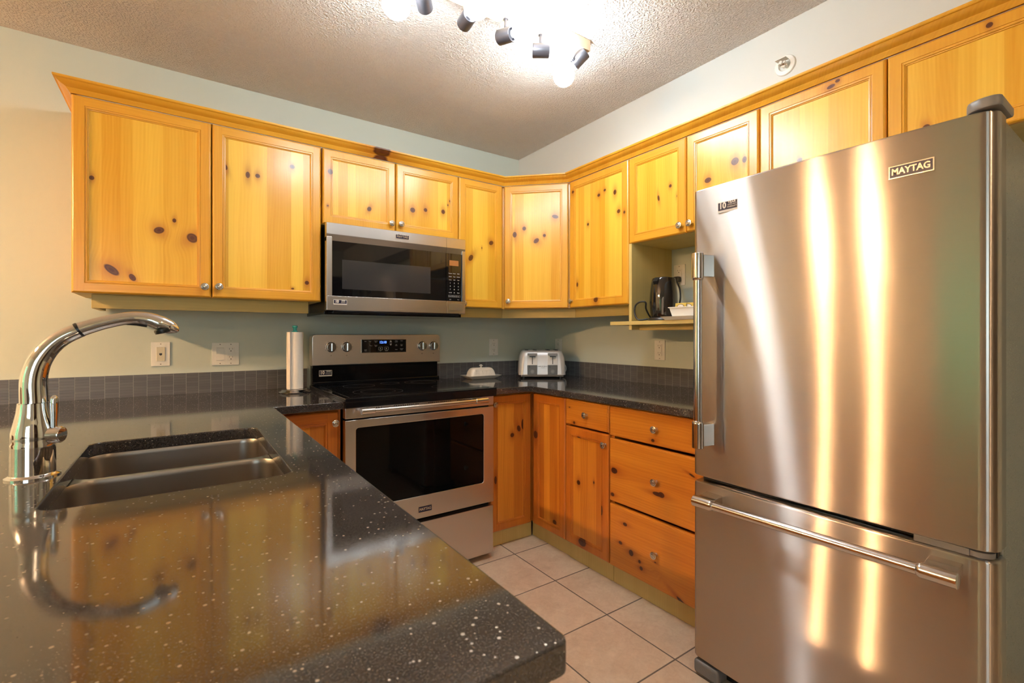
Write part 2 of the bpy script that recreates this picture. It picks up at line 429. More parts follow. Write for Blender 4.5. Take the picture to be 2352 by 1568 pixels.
def rrect(x0, x1, y0, y1, r, seg=6):
    out = []
    for cx, cy, a0 in ((x1-r, y1-r, 0), (x0+r, y1-r, 90), (x0+r, y0+r, 180), (x1-r, y0+r, 270)):
        for k in range(seg+1):
            a = R(a0+90*k/seg); out.append((cx+r*math.cos(a), cy+r*math.sin(a)))
    return out
def slab_mesh(loops, z0, z1, bev):
    cu = bpy.data.curves.new('tmp', 'CURVE'); cu.dimensions = '2D'; cu.fill_mode = 'BOTH'
    for lp in loops:
        sp = cu.splines.new('POLY'); sp.points.add(len(lp)-1)
        for p, q in zip(sp.points, lp): p.co = (q[0], q[1], 0, 1)
        sp.use_cyclic_u = True
    cu.extrude = (z1-z0)/2-bev; cu.bevel_depth = bev; cu.bevel_resolution = 2; cu.offset = -bev
    o = bpy.data.objects.new('tmp', cu); COL.objects.link(o)
    dg = bpy.context.evaluated_depsgraph_get(); me = bpy.data.meshes.new_from_object(o.evaluated_get(dg))
    bpy.data.objects.remove(o); bpy.data.curves.remove(cu)
    me.transform(Matrix.Translation((0, 0, (z0+z1)/2))); return me
def text_mesh(body, size, extrude=.0004, bold=0.0, align='CENTER', space=1.0):
    cu = bpy.data.curves.new('tmp', 'FONT'); cu.body = body; cu.size = size; cu.extrude = extrude; cu.offset = bold
    cu.align_x = align; cu.align_y = 'CENTER'; cu.space_character = space; cu.resolution_u = 3
    o = bpy.data.objects.new('tmp', cu); COL.objects.link(o)
    dg = bpy.context.evaluated_depsgraph_get(); me = bpy.data.meshes.new_from_object(o.evaluated_get(dg))
    bpy.data.objects.remove(o); bpy.data.curves.remove(cu); return me
FRONT = Matrix.Rotation(R(90), 4, 'X')      # text facing local -y
def addtext(b, body, size, x, y, z, mi=0, bold=0, align='CENTER', sx=1.0, ex=.0004, rot=None):
    b.mesh(text_mesh(body, size, ex, bold, align), Matrix.Translation((x, y, z)) @ (rot or Matrix()) @ FRONT @ Matrix.Diagonal((sx, 1, 1, 1)), mi)
def thing(name, label, cat, loc=(0, 0, 0), rz=0, group=None):
    o = bpy.data.objects.new(name, None); COL.objects.link(o); o.empty_display_size = .05
    o.location = loc; o.rotation_euler = (0, 0, R(rz)); o['label'] = label; o['category'] = cat
    if group: o['group'] = group
    return o
def tag(o, label, cat, group=None):
    o['label'] = label; o['category'] = cat
    if group: o['group'] = group
    return o
def struct(o): o['kind'] = 'structure'; return o

# ------------------------------------------------------------------ room
struct(B().box(WX0, WX1, WYF, WY, -.06, 0).build('floor', MF, smooth=0))
struct(B().box(WX0, WX1, WYF, WY, CEIL, CEIL+.06).build('ceiling', MC, smooth=0))
struct(B().box(WX0-.1, WX1+.1, WY, WY+.1, -.06, CEIL+.06).build('wall_back', MW, smooth=0))
struct(B().box(WX1, WX1+.1, WYF, WY, -.06, CEIL+.06).build('wall_right', MW, smooth=0))
struct(B().box(2.022, WX1, WYF, WY, 2.095, CEIL).build('wall_soffit', MSOF, smooth=0))
def wall_open(name, horiz, c, a0, a1, oa0, oa1, oz0, oz1, th):
    b = B()
    def bx(p0, p1, z0, z1):
        if horiz: b.box(p0, p1, c, c+th, z0, z1)
        else: b.box(c, c+th, p0, p1, z0, z1)
    bx(a0, oa0, -.06, CEIL+.06); bx(oa1, a1, -.06, CEIL+.06); bx(oa0, oa1, -.06, oz0); bx(oa0, oa1, oz1, CEIL+.06)
    return struct(b.build(name, MW, smooth=0))
wall_open('wall_left', False, WX0, WYF, WY, 0.0, 1.20, .50, 1.95, -.1)
wall_open('wall_front', True, WYF, WX0-.1, WX1+.1, -2.4, -.8, .70, 2.0, -.1)
def window(name, horiz, c, p0, p1, z0, z1):
    b = B(); t = .05
    def bx(a0, a1, zz0, zz1, d0=-.07, d1=-.01):
        if horiz: b.box(a0, a1, c+d0, c+d1, zz0, zz1, bev=.004)
        else: b.box(c+d0, c+d1, a0, a1, zz0, zz1, bev=.004)
    bx(p0, p0+t, z0, z1); bx(p1-t, p1, z0, z1); bx(p0, p1, z0, z0+t); bx(p0, p1, z1-t, z1); m = (p0+p1)/2; bx(m-.03, m+.03, z0, z1)
    return struct(b.build(name, FRAMEW))
window('window_1', False, WX0, 0.0, 1.20, .50, 1.95)
window('window_2', True, WYF, -2.4, -.8, .70, 2.0)
struct(B().box(-9, WX0-.1, -7, 8, -.3, -.1).box(WX0-.1, 5, -8, WYF-.1, -.3, -.1).build('ground', LAWN, smooth=0))
def hedge():
    b = B()
    for i in range(130):
        y = -3.5+random.random()*9; b.sphere((-6.6+random.uniform(-.3, .3), y, random.uniform(.2, 2.4)), random.uniform(.45, .75), seg=10, sc=(.8, 1, 1))
    for v in b.bm.verts: v.co += Vector((random.uniform(-1, 1), random.uniform(-1, 1), random.uniform(-1, 1)))*.08
    o = b.build('hedge', LEAF); tag(o, 'green hedge standing outside the window of the left wall', 'hedge')
hedge()
# backsplash mosaic strips
b = B(); b.box(-.80, .572, WY-.008, WY, CT, .974)
struct(b.build('trim_1', MMO, smooth=0))
b = B(); b.box(1.345, WX1, WY-.008, WY, CT, .974); b.box(WX1-.008, WX1, 1.02, WY-.008, CT, .974)
struct(b.build('trim_2', MMO, smooth=0))
struct(B().box(-3.6, -.80, WY-.012, WY, 0, .09, bev=.004).build('baseboard_back', P('h', 'pale')))

# ------------------------------------------------------------------ cabinetry
def ring_door(parent, x0, x1, z0, z1, panel_mat, tone='upframe', y0=0, th=.019, w=.046, name='door', knob=None, framemat=None):
    bm = bmesh.new(); W, H = x1-x0, z1-z0
    prof = [(0, th), (0, .0075), (.0035, .002), (.007, 0), (w-.008, 0), (w-.007, .0022), (w-.0045, .0026), (w-.004, .0008), (w, .0010), (w+.001, .0042), (w+.004, .0050), (w+.0055, .0082)]
    rings = []
    for d, y in prof:
        rings.append([bm.verts.new((x0+a, y0+y, z0+c)) for a, c in ((d, d), (W-d, d), (W-d, H-d), (d, H-d))])
    for i, (a, b) in enumerate(zip(rings, rings[1:])):
        for k in range(4):
            if i == 3: continue
            f = bm.faces.new((a[k], a[(k+1) % 4], b[(k+1) % 4], b[k])); f.material_index = 1 if k in (0, 2) else 0
    d, e = .007, w-.008
    def q(xa, xb, za, zb, mi):
        f = bm.faces.new([bm.verts.new((x0+xx, y0, z0+zz)) for xx, zz in ((xa, za), (xb, za), (xb, zb), (xa, zb))]); f.material_index = mi
    q(d, e, d, H-d, 0); q(W-e, W-d, d, H-d, 0); q(e, W-e, d, e, 1); q(e, W-e, H-e, H-d, 1)
    f = bm.faces.new(rings[0][::-1])
    bmesh.ops.recalc_face_normals(bm, faces=bm.faces)
    bb = B(); bb.bm.free(); bb.bm = bm
    fm = framemat or P('v', tone)
    fr = bb.build(name, [fm, P('h', tone) if framemat is None else framemat], parent, smooth=0)
    s = w+.0045
    B().box(x0+s, x1-s, y0+.0078, y0+.014, z0+s, z1-s).build('panel', panel_mat, fr, smooth=0)
    if knob: make_knob(fr, knob[0], y0, knob[1])
    return fr
KNOBP = [(0, 0), (.0085, 0), (.0075, .004), (.0055, .009), (.0075, .013), (.0150, .0155), (.0160, .0185), (.0150, .0215), (.0118, .0225), (.0112, .0212), (.0100, .0212), (.0090, .0236), (.0062, .0246), (.0056, .0236), (.0044, .0236), (.0036, .0256), (0, .0262)]
def make_knob(parent, x, y, z):
    B().lathe(KNOBP, (x, y, z), '-y', 24).build('knob', NICK, parent, smooth=40)
def slab_front(parent, x0, x1, z0, z1, mat, y0=0, th=.019, name='drawer', knob=None):
    bm = bmesh.new(); W, H = x1-x0, z1-z0; rings = []
    for d, y in ((0, th), (0, .008), (.0035, .0025), (.0075, .0022), (.0085, 0)):
        rings.append([bm.verts.new((x0+a, y0+y, z0+c)) for a, c in ((d, d), (W-d, d), (W-d, H-d), (d, H-d))])
    for a, b in zip(rings, rings[1:]):
        for k in range(4): bm.faces.new((a[k], a[(k+1) % 4], b[(k+1) % 4], b[k]))
    bm.faces.new(rings[-1]); bm.faces.new(rings[0][::-1]); bmesh.ops.recalc_face_normals(bm, faces=bm.faces)
    bb = B(); bb.bm.free(); bb.bm = bm; fr = bb.build(name, mat, parent, smooth=0)
    if knob: make_knob(fr, knob[0], y0, knob[1])
    return fr
KN = {
'D1':[(0.059,1.776,.008,.009,0),(0.271,1.597,.019,.014,20),(0.323,1.645,.007,.009,0),(0.386,1.578,.022,.019,-50),(0.119,1.42,.03,.014,-42),(0.184,1.394,.01,.016,30)],
'D2':[(0.05,1.91,.008,.014,20),(0.138,1.891,.009,.015,0),(0.178,1.894,.01,.01,0),(0.325,1.966,.011,.011,0),(0.391,1.414,.01,.01,0),(0.327,1.382,.007,.004,0)],
'D3':[(0.233,1.82,.011,.013,-30)],
'D4':[(0.099,1.851,.015,.014,0),(0.176,1.863,.011,.011,0),(0.286,1.869,.012,.013,0),(0.331,1.937,.007,.006,0),(0.316,1.912,.004,.005,0)],
'D5':[(0.226,1.726,.017,.013,30),(0.159,1.688,.003,.005,0),(0.082,1.621,.014,.021,-35)],
'R7':[(0.239,1.953,.011,.009,0),(0.285,1.97,.009,.007,0),(0.361,1.94,.011,.014,0),(0.388,1.83,.012,.011,0),(0.152,1.804,.008,.008,0),(0.061,1.461,.008,.014,0)],
'R8':[(0.253,1.882,.008,.008,0),(0.184,1.839,.006,.015,10),(0.296,1.824,.008,.009,0)],
'R9':[(0.233,1.903,.018,.017,0),(0.275,1.898,.01,.014,0),(0.106,1.856,.017,.012,0)],
'R10':[(0.15,1.83,.01,.009,10)],
'R11':[(0.10,1.82,.01,.01,15)],
'DG':[(0.068,1.785,.0129,.0179,0),(0.128,1.821,.012,.0126,0),(0.204,1.742,.0193,.0133,40),(0.254,1.773,.0096,.0096,0),(0.321,1.886,.0205,.0117,-15)],
'B1':[(0.218,.658,.013,.03,0),(0.188,.637,.012,.018,20),(0.143,.605,.013,.012,0)],
'B2':[(0.176,.157,.016,.012,0),(0.224,.588,.005,.005,0),(0.224,.383,.003,.005,0)],
'B3':[(0.091,.417,.013,.012,0),(0.199,.444,.005,.007,0)],
'Dr1':[(0.067,.716,.008,.007,0),(0.032,.789,.004,.003,0)],
'Dr2':[(0.249,.714,.009,.007,0)],
'Dr3':[(0.292,.496,.016,.012,0),(0.274,.494,.027,.009,0),(0.021,.424,.011,.009,0),(0.436,.612,.014,.004,-20),(0.031,.536,.019,.014,0)],
'Dr4':[(0.096,.31,.012,.008,0),(0.069,.218,.011,.008,0),(0.131,.195,.013,.014,0),(0.178,.175,.007,.008,0),(0.187,.149,.009,.009,0),(0.261,.204,.005,.003,0),(0.394,.093,.033,.008,-30)],
}
FK = {'B2': [(0.02, .60, .018, .022, 0)], 'B3': [(.255, .328, .010, .024, 0), (.125, .130, .028, .020, 0), (.099, .646, .014, .004, 0)], 'R7': [(.222, 1.361, .017, .015, 0), (.435, 1.814, .007, .008, 0), (.030, 2.021, .009, .009, 0)],
      'D3': [(.035, 1.975, .013, .014, 0), (.022, 1.803, .005, .004, 0)], 'R10': [(.26, 2.062, .014, .007, 10), (.281, 2.074, .008, .006, 0)], 'R11': [(.245, 2.065, .008, .008, 15)], 'B1': [(.028, .377, .009, .022, 0)]}
def pm(key, zb, xo=0, direction='v', tone='upper'):
    return pine('pine_panel_'+key, direction, tone, [(a+xo, c-zb, ru, rv, an) for a, c, ru, rv, an in KN.get(key, [])], strips=(direction == 'v'))
def fm(key, zb, xo=0, tone='upframe'):
    if key not in FK: return None
    return pine('pine_frame_'+key, 'v', tone, [(a+xo, c-zb, ru, rv, an) for a, c, ru, rv, an in FK[key]], strips=False)
DT = .019
def carcass(t, x0, x1, depth, z0, z1, mat=None, y0=DT+.001, name='carcass'):
    b = B(); th = .016
    b.box(x0, x0+th, y0, depth, z0, z1); b.box(x1-th, x1, y0, depth, z0, z1)
    b.box(x0, x1, y0+.002, depth, z0-.0008, z0+.001, mi=1); b.box(x0+th, x1-th, y0, depth, z0+.001, z0+th); b.box(x0+th, x1-th, y0, depth, z1-th, z1); b.box(x0+th, x1-th, depth-.006, depth, z0+th, z1-th)
    return b.build(name, [mat or P('v', 'upframe'), mat or P('h', 'pale')], t, smooth=0)
YU = 2.461   # front plane of upper doors, back wall
ZU0, ZU1 = 1.324, 2.092
def light_rail(t, x0, x1, y0=.09, z0=-.056, z1=0):
    return B().box(x0, x1, y0, y0+.018, z0, z1, bev=.0015).build('light_rail', P('h', 'pale'), t)
# 1 wide left unit
t = thing('upper_cabinet', 'wide two-door pine wall cabinet left of the microwave, free left end', 'cabinet', (-.346, YU, ZU0))
H = ZU1-ZU0
carcass(t, .002, .916, WY-YU-.002, .001, H)
B().box(-.001, .0015, DT+.001, WY-YU-.002, .001, H).build('end_panel', P('v', 'upframe'), t, smooth=0)
ring_door(t, 0, .4545, 0, H-.004, pm('D1', ZU0), knob=(.431, .045))
ring_door(t, .4585, .914, 0, H-.004, pm('D2', ZU0, .4585), knob=(.484, .048))
B().box(.05, .87, .075, .093, -.056, 0, bev=.0015).box(.05, .068, .093, .34, -.056, 0).build('light_rail', P('h', 'pale'), t)
# 2 over microwave
ZM = 1.712
t = thing('upper_cabinet', 'short two-door pine wall cabinet directly above the microwave', 'cabinet', (.574, YU, ZM))
H = ZU1-ZM
carcass(t, .001, .761, WY-YU-.002, .0, H)
ring_door(t, .001, .377, .002, H-.004, pm('D3', ZM, .003), framemat=fm('D3', ZM, .003), knob=(.350, .044))
ring_door(t, .381, .761, .002, H-.004, pm('D4', ZM, .379), knob=(.404, .047))
# 3 narrow
t = thing('upper_cabinet', 'narrow single-door pine wall cabinet just right of the microwave', 'cabinet', (1.338, YU, ZU0))
H = ZU1-ZU0
carcass(t, .0, .308, WY-YU-.002, .001, H)
ring_door(t, .001, .306, 0, H-.004, pm('D5', ZU0, .002), knob=(.028, .022))
light_rail(t, .03, .357, .08)
# 4 diagonal corner
p0 = Vector((1.654, 2.461)); p1 = Vector((1.937, 2.173)); Ld = (p1-p0).length
t = thing('corner_cabinet', 'diagonal pine corner wall cabinet facing out between both walls', 'cabinet', (p0.x, p0.y, ZU0), math.degrees(math.atan2(p1.y-p0.y, p1.x-p0.x)))
rot = Matrix.Rotation(-math.atan2(p1.y-p0.y, p1.x-p0.x), 4, 'Z')
def loc(px, py): v = rot @ Vector((px-p0.x, py-p0.y, 0)); return (v.x, v.y)
b = B(); b.poly([(.004, DT+.001), (Ld-.004, DT+.001), loc(1.962, 2.178), loc(WX1-.002, 2.178), loc(WX1-.002, WY-.002), loc(1.652, WY-.002), loc(1.652, 2.49)], 0, H)
b.build('carcass', P('v', 'upframe'), t, smooth=0)
ring_door(t, .002, Ld-.002, 0, H-.004, pm('DG', ZU0), knob=(.030, .044))
B().box(-.0285, Ld+.035, .085, .103, -.056, 0, bev=.0015).build('light_rail', P('h', 'pale'), t)
# 5..7 right wall
XU = 1.937
t = thing('upper_cabinet', 'tall single-door pine wall cabinet between corner cabinet and kettle nook', 'cabinet', (XU, 2.168, ZU0), -90)
carcass(t, .0, .466, WX1-XU-.002, .001, H)
ring_door(t, .001, .464, 0, H-.004, pm('R7', ZU0, .002), framemat=fm('R7', ZU0, .002), knob=(.022, .040))
light_rail(t, -.039, .466, .085)
ZN = 1.640
t = thing('upper_cabinet', 'short two-door pine wall cabinet above the kettle nook', 'cabinet', (XU, 1.701, ZN), -90)
H = ZU1-ZN
carcass(t, .001, .686, WX1-XU-.002, .0, H)
ring_door(t, .001, .344, 0, H-.004, pm('R8', ZN, .001), knob=(.318, .036))
ring_door(t, .348, .686, 0, H-.004, pm('R9', ZN, .348), knob=(.372, .036))
ZF = 1.763
t = thing('upper_cabinet', 'short wide pine wall cabinet above the refrigerator', 'cabinet', (XU, 1.012, ZF), -90)
H = ZU1-ZF
carcass(t, .001, .862, WX1-XU-.002, .0, H)
ring_door(t, .001, .424, 0, H-.004, pm('R10', ZF, .001), framemat=fm('R10', ZF, .001))
ring_door(t, .428, .862, 0, H-.004, pm('R11', ZF, .428), framemat=fm('R11', ZF, .428))
# nook panel + shelf
t = thing('wall_shelf', 'pale pine shelf with side panel carrying the black kettle', 'shelf', (XU, 1.701, 1.187), -90)
B().box(0, .019, .002, WX1-XU-.001, 0, ZN-1.187-.0005, bev=.001).build('side_panel', P('v', 'pale'), t)
B().box(-.124, .684, -.008, .0015, .026, .045, bev=.001).box(-.124, -.0005, .0015, .26, .026, .045).box(.0195, .684, .0015, WX1-XU-.001, .026, .045).build('shelf_board', P('h', 'pale'), t)
B().box(.0195, .684, .06, .078, -.002, .0255, bev=.001).build('apron', P('h', 'pale'), t)
# crown
def sweep(path, prof, side=1):
    bm = bmesh.new(); P2 = [Vector(p) for p in path]; n = len(P2); rows = []
    for i in range(n):
        d0 = (P2[i]-P2[i-1]).normalized() if i else (P2[1]-P2[0]).normalized()
        d1 = (P2[i+1]-P2[i]).normalized() if i < n-1 else d0
        n0 = Vector((d0.y, -d0.x)); n1 = Vector((d1.y, -d1.x)); m = (n0+n1).normalized(); m = m/max(.3, m.dot(n0))
        rows.append([bm.verts.new((P2[i].x+m.x*o*side, P2[i].y+m.y*o*side, z)) for o, z in prof])
    for a, b in zip(rows, rows[1:]):
        for k in range(len(prof)-1): bm.faces.new((a[k], a[k+1], b[k+1], b[k]))
        bm.faces.new((a[-1], a[0], b[0], b[-1]))
    bm.faces.new(rows[0]); bm.faces.new(rows[-1][::-1]); bmesh.ops.recalc_face_normals(bm, faces=bm.faces); return bm
prof = [(.0, 2.0885), (.0015, 2.0885), (.006, 2.0965), (.010, 2.1005), (.012, 2.105), (.017, 2.108), (.025, 2.111), (.033, 2.117), (.038, 2.1235), (.043, 2.125), (.045, 2.128), (.045, 2.1345), (-.015, 2.1345), (-.015, 2.0925), (.0, 2.0925)]
CRK = pine('pine_crown', 'h', 'upframe', [(.86, 4.54, .05, .016, 4)], strips=False)
bb = B(); bb.bm.free(); bb.bm = sweep([(-.3475, WY-.001), (-.3475, 2.4605), (1.6532, 2.4605), (1.9365, 2.1730), (1.9365, .16)], prof)
tag(bb.build('crown_molding', CRK, smooth=25), 'long pine crown molding running along the tops of the wall cabinets', 'molding')

# ---- base cabinets
def toe(t, x0, x1, y0, y1=None, zt=.092):
    B().box(x0, x1, y0, y0+.016, 0.001, zt, bev=.001).build('toe_kick', P('v', 'pale'), t)
ZB0, ZB1 = .094, .831
YBL, YBR, XB = 2.112, 2.150, 1.635
CB = CT-.032
t = thing('base_cabinet', 'pine base cabinet squeezed between the peninsula and the stove', 'cabinet', (.22, YBL, 0))
carcass(t, .06, .352, WY-YBL-.02, ZB0, CB-.004, P('v', 'lowframe'))
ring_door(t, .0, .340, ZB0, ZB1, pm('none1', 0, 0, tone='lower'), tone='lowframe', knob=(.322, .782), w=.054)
toe(t, .06, .352, .045)
# corner cabinet with two hinged doors
t = thing('corner_base_cabinet', 'pine corner base cabinet with two folding doors meeting in the corner', 'cabinet', (1.352, YBR, 0))
b = B(); b.poly([(.0, DT+.002), (XB-1.352+DT+.002, DT+.002), (XB-1.352+DT+.002, -.288), (WX1-1.352-.002, -.288), (WX1-1.352-.002, WY-YBR-.01), (.0, WY-YBR-.01)], ZB0, CB-.004)
b.build('carcass', P('v', 'lowframe'), t, smooth=0)
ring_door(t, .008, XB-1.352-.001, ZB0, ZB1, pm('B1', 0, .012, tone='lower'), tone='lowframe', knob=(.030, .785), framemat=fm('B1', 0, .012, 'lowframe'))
d = bpy.data.objects.new('door_holder', None)
# second door lies in the plane x = XB; built in a rotated frame
fr = ring_door(None, 0, .272, ZB0, ZB1, pm('B2', 0, .006, tone='lower'), tone='lowframe', framemat=fm('B2', 0, .006, 'lowframe'))
bpy.data.objects.remove(d)
fr.parent = t; fr.location = (XB-1.352, -.012, 0); fr.rotation_euler = (0, 0, R(-90))
B().box(.0, XB-1.352+.03, .042, .058, .001, .092, bev=.001).box(XB-1.352+.040, XB-1.352+.056, -.288, .042, .001, .092, bev=.001).build('toe_kick', P('v', 'pale'), t)
t = thing('base_cabinet', 'narrow pine base cabinet with one small drawer over one door', 'cabinet', (XB, 1.862, 0), -90)
carcass(t, .001, .304, WX1-XB-.012, ZB0, CB-.004, P('v', 'lowframe'))
slab_front(t, .002, .303, .701, ZB1, pm('Dr1', 0, .002, 'h', 'lower'), knob=(.158, .766))
ring_door(t, .002, .303, ZB0, .693, pm('B3', 0, .002, tone='lower'), tone='lowframe', framemat=fm('B3', 0, .002, 'lowframe'), knob=(.283, .643))
toe(t, .0, .304, .034)
t = thing('drawer_cabinet', 'pine base cabinet with three stacked drawers beside the refrigerator', 'cabinet', (XB, 1.555, 0), -90)
carcass(t, .002, .535, WX1-XB-.012, ZB0, CB-.004, P('v', 'lowframe'))
slab_front(t, .002, .535, .694, ZB1, pm('Dr2', 0, .002, 'h', 'lower'), knob=(.268, .764))
slab_front(t, .002, .535, .392, .682, pm('Dr3', 0, .002, 'h', 'lower'), knob=(.268, .543))
slab_front(t, .002, .535, ZB0-.002, .380, pm('Dr4', 0, .002, 'h', 'lower'), knob=(.268, .239))
toe(t, .0, .535, .034)
# peninsula cabinet facing the stove side
t = thing('peninsula_cabinet', 'pine base cabinet under the peninsula counter, end panel showing beneath its corner', 'cabinet', (.262, .362, 0), 90)
b = B(); b.box(0, 1.70, DT+.001, .62, ZB0, .60); b.box(0, .62, DT+.001, .62, .60, CB-.004); b.box(1.34, 1.70, DT+.001, .62, .60, CB-.004)
b.build('carcass', P('v', 'lowframe'), t, smooth=0)
B().box(-.004, -.0005, .0, .62, .0, CB-.004).build('end_panel', P('v', 'pale'), t, smooth=0)
for i in range(3):
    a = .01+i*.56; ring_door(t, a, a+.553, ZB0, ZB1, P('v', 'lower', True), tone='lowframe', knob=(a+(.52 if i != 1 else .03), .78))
toe(t, .0, 1.70, .05)
B().box(0, 1.70, .622, .64, 0, CB-.004).build('back_panel', P('v', 'lowframe', True), t, smooth=0)

# ---- countertops
px0, px1, py0, yfl, yfr = -.80, .302, .335, 2.083, 2.120
def arc(cx, cy, r, a0, a1, n=6): return [(cx+r*math.cos(R(a0+(a1-a0)*k/n)), cy+r*math.sin(R(a0+(a1-a0)*k/n))) for k in range(n+1)]
outer = [(px0, py0)] + arc(px1-.012, py0+.012, .012, -90, 0, 4) + [(px1, yfl), (.574, yfl), (.574, WY-.001), (px0, WY-.001)]
sx0, sx1, sy0, sy1 = -.196, .192, 1.068, 1.668
hole = rrect(sx0, sx1, sy0, sy1, .035)[::-1]
b = B(); b.mesh(slab_mesh([outer, hole], CT-.032, CT, .003))
o = b.build('countertop', MQ, smooth=30)
tag(o, 'dark speckled quartz peninsula countertop with the sink cut into it', 'countertop')
b = B(); b.mesh(slab_mesh([[(1.345, yfr), (1.606, yfr), (1.606, 1.018), (WX1-.001, 1.018), (WX1-.001, WY-.001), (1.345, WY-.001)]], CT-.032, CT, .003))
tag(b.build('countertop', MQ, smooth=30), 'dark speckled quartz corner countertop under the toaster and butter dish', 'countertop')

# ---- sink
t = thing('sink', 'undermount double-bowl stainless sink set in the peninsula countertop', 'sink', (0, 0, 0))
def bowl(x0, x1, y0, y1, depth):
    t2 = bmesh.new(); zt = CT-.0335
    levels = [(0.0, zt, .05), (.004, zt-.012, .05), (.008, zt-depth+.03, .05), (.022, zt-depth+.006, .04), (.05, zt-depth, .03)]
    rings = [[t2.verts.new((x, y, z)) for x, y in rrect(x0+d, x1-d, y0+d, y1-d, max(.01, r), 5)] for d, z, r in levels]
    for a, c in zip(rings, rings[1:]):
        for k in range(len(a)): t2.faces.new((a[k], a[(k+1) % len(a)], c[(k+1) % len(a)], c[k]))
    t2.faces.new(rings[-1])
    # rim lip
    bmesh.ops.recalc_face_normals(t2, faces=t2.faces)
    for f in t2.faces: f.normal_flip()
    return t2
ydv = 1.392
b = B(); b._merge(bowl(sx0-.006, sx1+.006, ydv+.007, sy1+.006, .20), 0); b.build('bowl', SSINK, t, smooth=50)
b = B(); b._merge(bowl(sx0-.006, sx1+.006, sy0-.006, ydv-.007, .18), 0); b.build('bowl', SSINK, t, smooth=50)
def annulus():
    zt = CT-.0336
    me = slab_mesh([rrect(sx0-.03, sx1+.03, sy0-.03, sy1+.03, .05), rrect(sx0-.006, sx1+.006, ydv+.007, sy1+.006, .05, 5)[::-1], rrect(sx0-.006, sx1+.006, sy0-.006, ydv-.007, .05, 5)[::-1]], zt-.0012, zt, .0004)
    return me
b = B(); b.mesh(annulus()); b.build('rim', SSH, t, smooth=30)
B().cyl((0, ydv+.14, CT-.0335-.1995), .042, .003, mi=0, bev=.001).cyl((0, ydv+.14, CT-.0335-.197), .028, .002, bev=.0005).build('drain', CHR, t)
B().cyl((0, ydv-.17, CT-.0335-.1795), .042, .003, mi=0, bev=.001).cyl((0, ydv-.17, CT-.0335-.177), .028, .002, bev=.0005).build('drain', CHR, t)

# ---- faucet
t = thing('faucet', 'tall chrome pull-out faucet arching over the sink', 'faucet', (-.246, 1.345, CT))
B().lathe([(0, 0), (.042, 0), (.042, .003), (.036, .006), (.0345, .008), (.0340, .060), (.0345, .068), (.0325, .072), (.0335, .078), (.0330, .092), (.0285, .112), (.0250, .130), (.0232, .147), (.0232, .149), (0, .149)], (0, 0, 0), 'z', 40).build('body', CHR, t, smooth=50)
sp = [(.002, 0, .1495), (.001, 0, .192), (.005, 0, .219), (.013, 0, .241), (.027, 0, .264), (.045, 0, .282), (.068, 0, .296)]
B().tube(sp, [.0222, .0212, .0200, .0188, .0176, .0165, .0156], 24).build('spout', CHR, t, smooth=60)
B().tube([(.0675, 0, .2958), (.0715, 0, .2982)], [.0160, .0160], 24).build('collar', BLK, t, smooth=60)
hd = [(.0715, 0, .2982), (.103, 0, .3110), (.135, 0, .3205), (.163, 0, .3245), (.187, 0, .3215), (.207, 0, .3130), (.226, 0, .3040), (.238, 0, .2985), (.2425, 0, .2965)]
h = B().tube(hd, [.0152, .0144, .0138, .0138, .0150, .0168, .0150, .0080, .0020], 28).build('spray_head', CHR, t, smooth=60)
B().lathe([(0, 0), (.0165, 0), (.0178, -.003), (.0165, -.010), (0, -.011)], (.212, 0, .3010), Vector((-.28, 0, 1)).normalized(), 28).build('nozzle', BLK, h, smooth=40)
B().tube([(.148, 0, .3130), (.166, 0, .3125), (.184, 0, .3080)], [.0045, .0055, .0045], 12).build('spray_button', BLK, h)
hx = Vector((.93, -.37, 0)).normalized()
lv = B(); lv.lathe([(0, 0), (.0165, 0), (.0165, .026), (.0145, .0285), (0, .029)], hx*.022+Vector((0, 0, .083)), hx, 28); lv.build('lever_hub', CHR, t, smooth=40)
lp_ = [hx*.036+Vector((0, 0, z)) for z in (.088, .108, .130, .148, .158, .163)]
B().tube([tuple(p) for p in lp_], [.0070, .0080, .0092, .0098, .0085, .0030], 20, sq=.7).build('lever', CHR, t, smooth=60)

# ------------------------------------------------------------------ stove
t = thing('stove', 'stainless electric range with black glass cooktop and oven window', 'stove', (.578, 2.08, 0))
SW = .757
B().box(.004, SW-.004, .046, .70, .045, .868).box(.03, .06, .08, .60, .0, .045).box(SW-.06, SW-.03, .08, .60, 0, .045).build('body', BLKE, t, smooth=0)
B().box(-.006, SW+.006, -.022, .66, .866, .888, bev=.004).box(-.004, SW+.004, -.022, .045, .8455, .872, bev=.003).build('cooktop', BLKE, t)
ck = B().box(.022, SW-.022, .012, .60, .8865, .8892, bev=.0006).build('glass_surface', BLKE, t)
for (cx, cy, rr) in ((.20, .16, (.115, .080)), (.20, .46, (.080,)), (.57, .16, (.080,)), (.57, .46, (.105, .070)), (.385, .50, (.05,))):
    rings = B()
    for r in rr:
        rings.lathe([(r, 0), (r+.0007, 0), (r+.0007, .0001), (r, .0001), (r, 0)], (cx, cy, .8892), 'z', 48)
    rings.build('burner_marking', DGREY, ck, smooth=0)
B().box(.0, SW, .0, .045, .797, .8445, bev=.003).build('vent_panel', SS, t)
for x0_, n_ in ((.085, 8), (.22, 12), (.39, 12), (.545, 10)):
    vp = B()
    for i in range(n_): vp.cyl((x0_+i*.0105, .0006, .836), .0032, .0012, '-y', 10)
    vp.build('vent_slots', BLKM, t, smooth=0)
